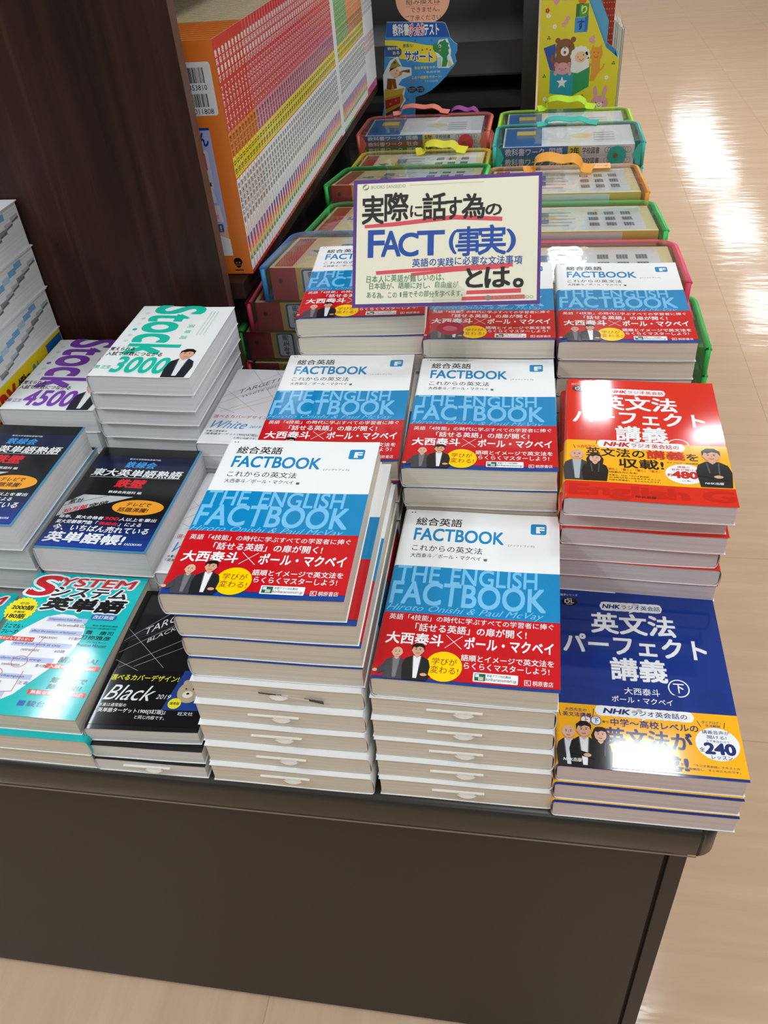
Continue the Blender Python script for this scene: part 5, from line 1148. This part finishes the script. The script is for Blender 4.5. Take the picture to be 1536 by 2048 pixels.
Q.r(7.8, 26.9, 10.7, 29.9, '#4a94d8', 2); Q.p([(10.0, 26.9), (10.75, 27.4), (10.75, 30.2), (10.0, 29.9)], '#3474b4', 3); Q.t('す', 8.4, 27.4, 9.9, 29.4, '#1f3f8c', .03, L=4); Q.r(7.9, 30.0, 10.7, 32.6, '#4fa048', 2); Q.p([(7.9, 30.0), (8.7, 30.2), (8.7, 32.7), (7.9, 32.4)], '#37783a', 3); Q.t('り', 9.1, 30.6, 10.3, 32.2, '#f0e86a', .04, L=4)
Q.e(9.2, 33.2, .9, .7, '#e0782c', 2); Q.e(3.4, 34.0, .7, 1.4, pkc, 2); Q.e(5.4, 34.3, .6, 1.0, pkc, 2)
for x, z, c in ((1.5, 31.6, '#c83a34'), (1.8, 30.5, '#f4f2ec'), (5.8, 29.2, '#e2a4ac'), (5.3, 28.6, '#e2a4ac'), (6.2, 29.9, '#e2a4ac'), (3.3, 28.3, '#f4f2ec'), (11.6, 25.2, '#e2a4ac'), (12.2, 24.9, '#e2a4ac'), (12.1, 25.7, '#e2a4ac'), (15.9, 17.2, '#f4f2ec'), (1.8, 13.0, '#f4f2ec'), (2.4, 12.4, '#c83a34')):
    for k in range(5): Q.e(x+.3*math.cos(2*PI*k/5), z+.3*math.sin(2*PI*k/5), .22, .22, c, 1, 8)
    Q.e(x, z, .12, .12, '#e8c83a', 2, 8)
for x, z in ((1.4, 18.0), (2.1, 26.0), (10.6, 13.3), (17.2, 20.2)):
    for k in range(3): Q.e(x+.25*math.cos(PI/2+2*PI*k/3), z+.25*math.sin(PI/2+2*PI*k/3), .2, .2, '#4a8a3a', 1, 8)
put_print(g, Q, fm, rough=.4); g.link('front_panel', fb)
g = Geo(); slab(g, side, .25, IB, YB, lambda u, v, off: (u, 9.0-off, v)); g.link('back_panel', fb)
g = Geo(); g.box(0, .25, 0, .3, 9, 35.2, IB); g.box(.3, .25, 0, 18.5, 9, .3, IB); g.box(18.2, .25, 0, 18.5, 9, 21.0, IB); g.link('spine_panel', fb)
g = Geo(); slab(g, [(9.4, 20), (15.4, 20), (15.4, 28.8), (12.2, 35.2), (9.4, 35.2)], .1, IB, IB, lambda u, v, off: (u, 1.0-off, v)); g.link('divider', fb)
def picture_book(label, x, h, t, col, group, dots):
    """thin book standing edge-on to the camera behind the file box"""
    o = tag(empty('picture_book', x, 191.4, 0), label, 'book', group)
    c = mat(col, .35); D = 11.0
    g = Geo(); g.box(0, 0, 0, .07, D, h, c); g.box(t-.07, 0, 0, t, D, h, c)
    if dots:
        g.box(.07, 0, 0, t-.07, .06, h, c); q = Print()
        for k in range(26): q.e(t*(.35 if k % 2 else .65), h-1.0-k*1.3, .13, .16, '#d9a23a', 1, 8)
        put_print(g, q, lambda u, v, e: (u, -e, v))
    g.link('cover', o)
    g = Geo(); g.box(.08, .08 if dots else .04, .15, t-.08, D-.1, h-.15, PAGES['cream']); g.link('page_block', o)
for k in range(5):
    picture_book('thin red picture book with gold dots behind the yellow file box, %s from the left' % ordinal(k+1), 25.3+.56*k, 36.0, .54, '#a8322a', 'red picture books behind the file box', True)
for k in range(5):
    picture_book('thin cream-edged picture book beyond the yellow file box, %s from the left' % ordinal(k+1), 28.12+.52*k, 27.6-.5*k, .5, ['#e4ddcc', '#5a4a3c', '#e4ddcc', '#d8d0bc', '#3c342c'][k], 'cream-edged picture books behind the file box', False)
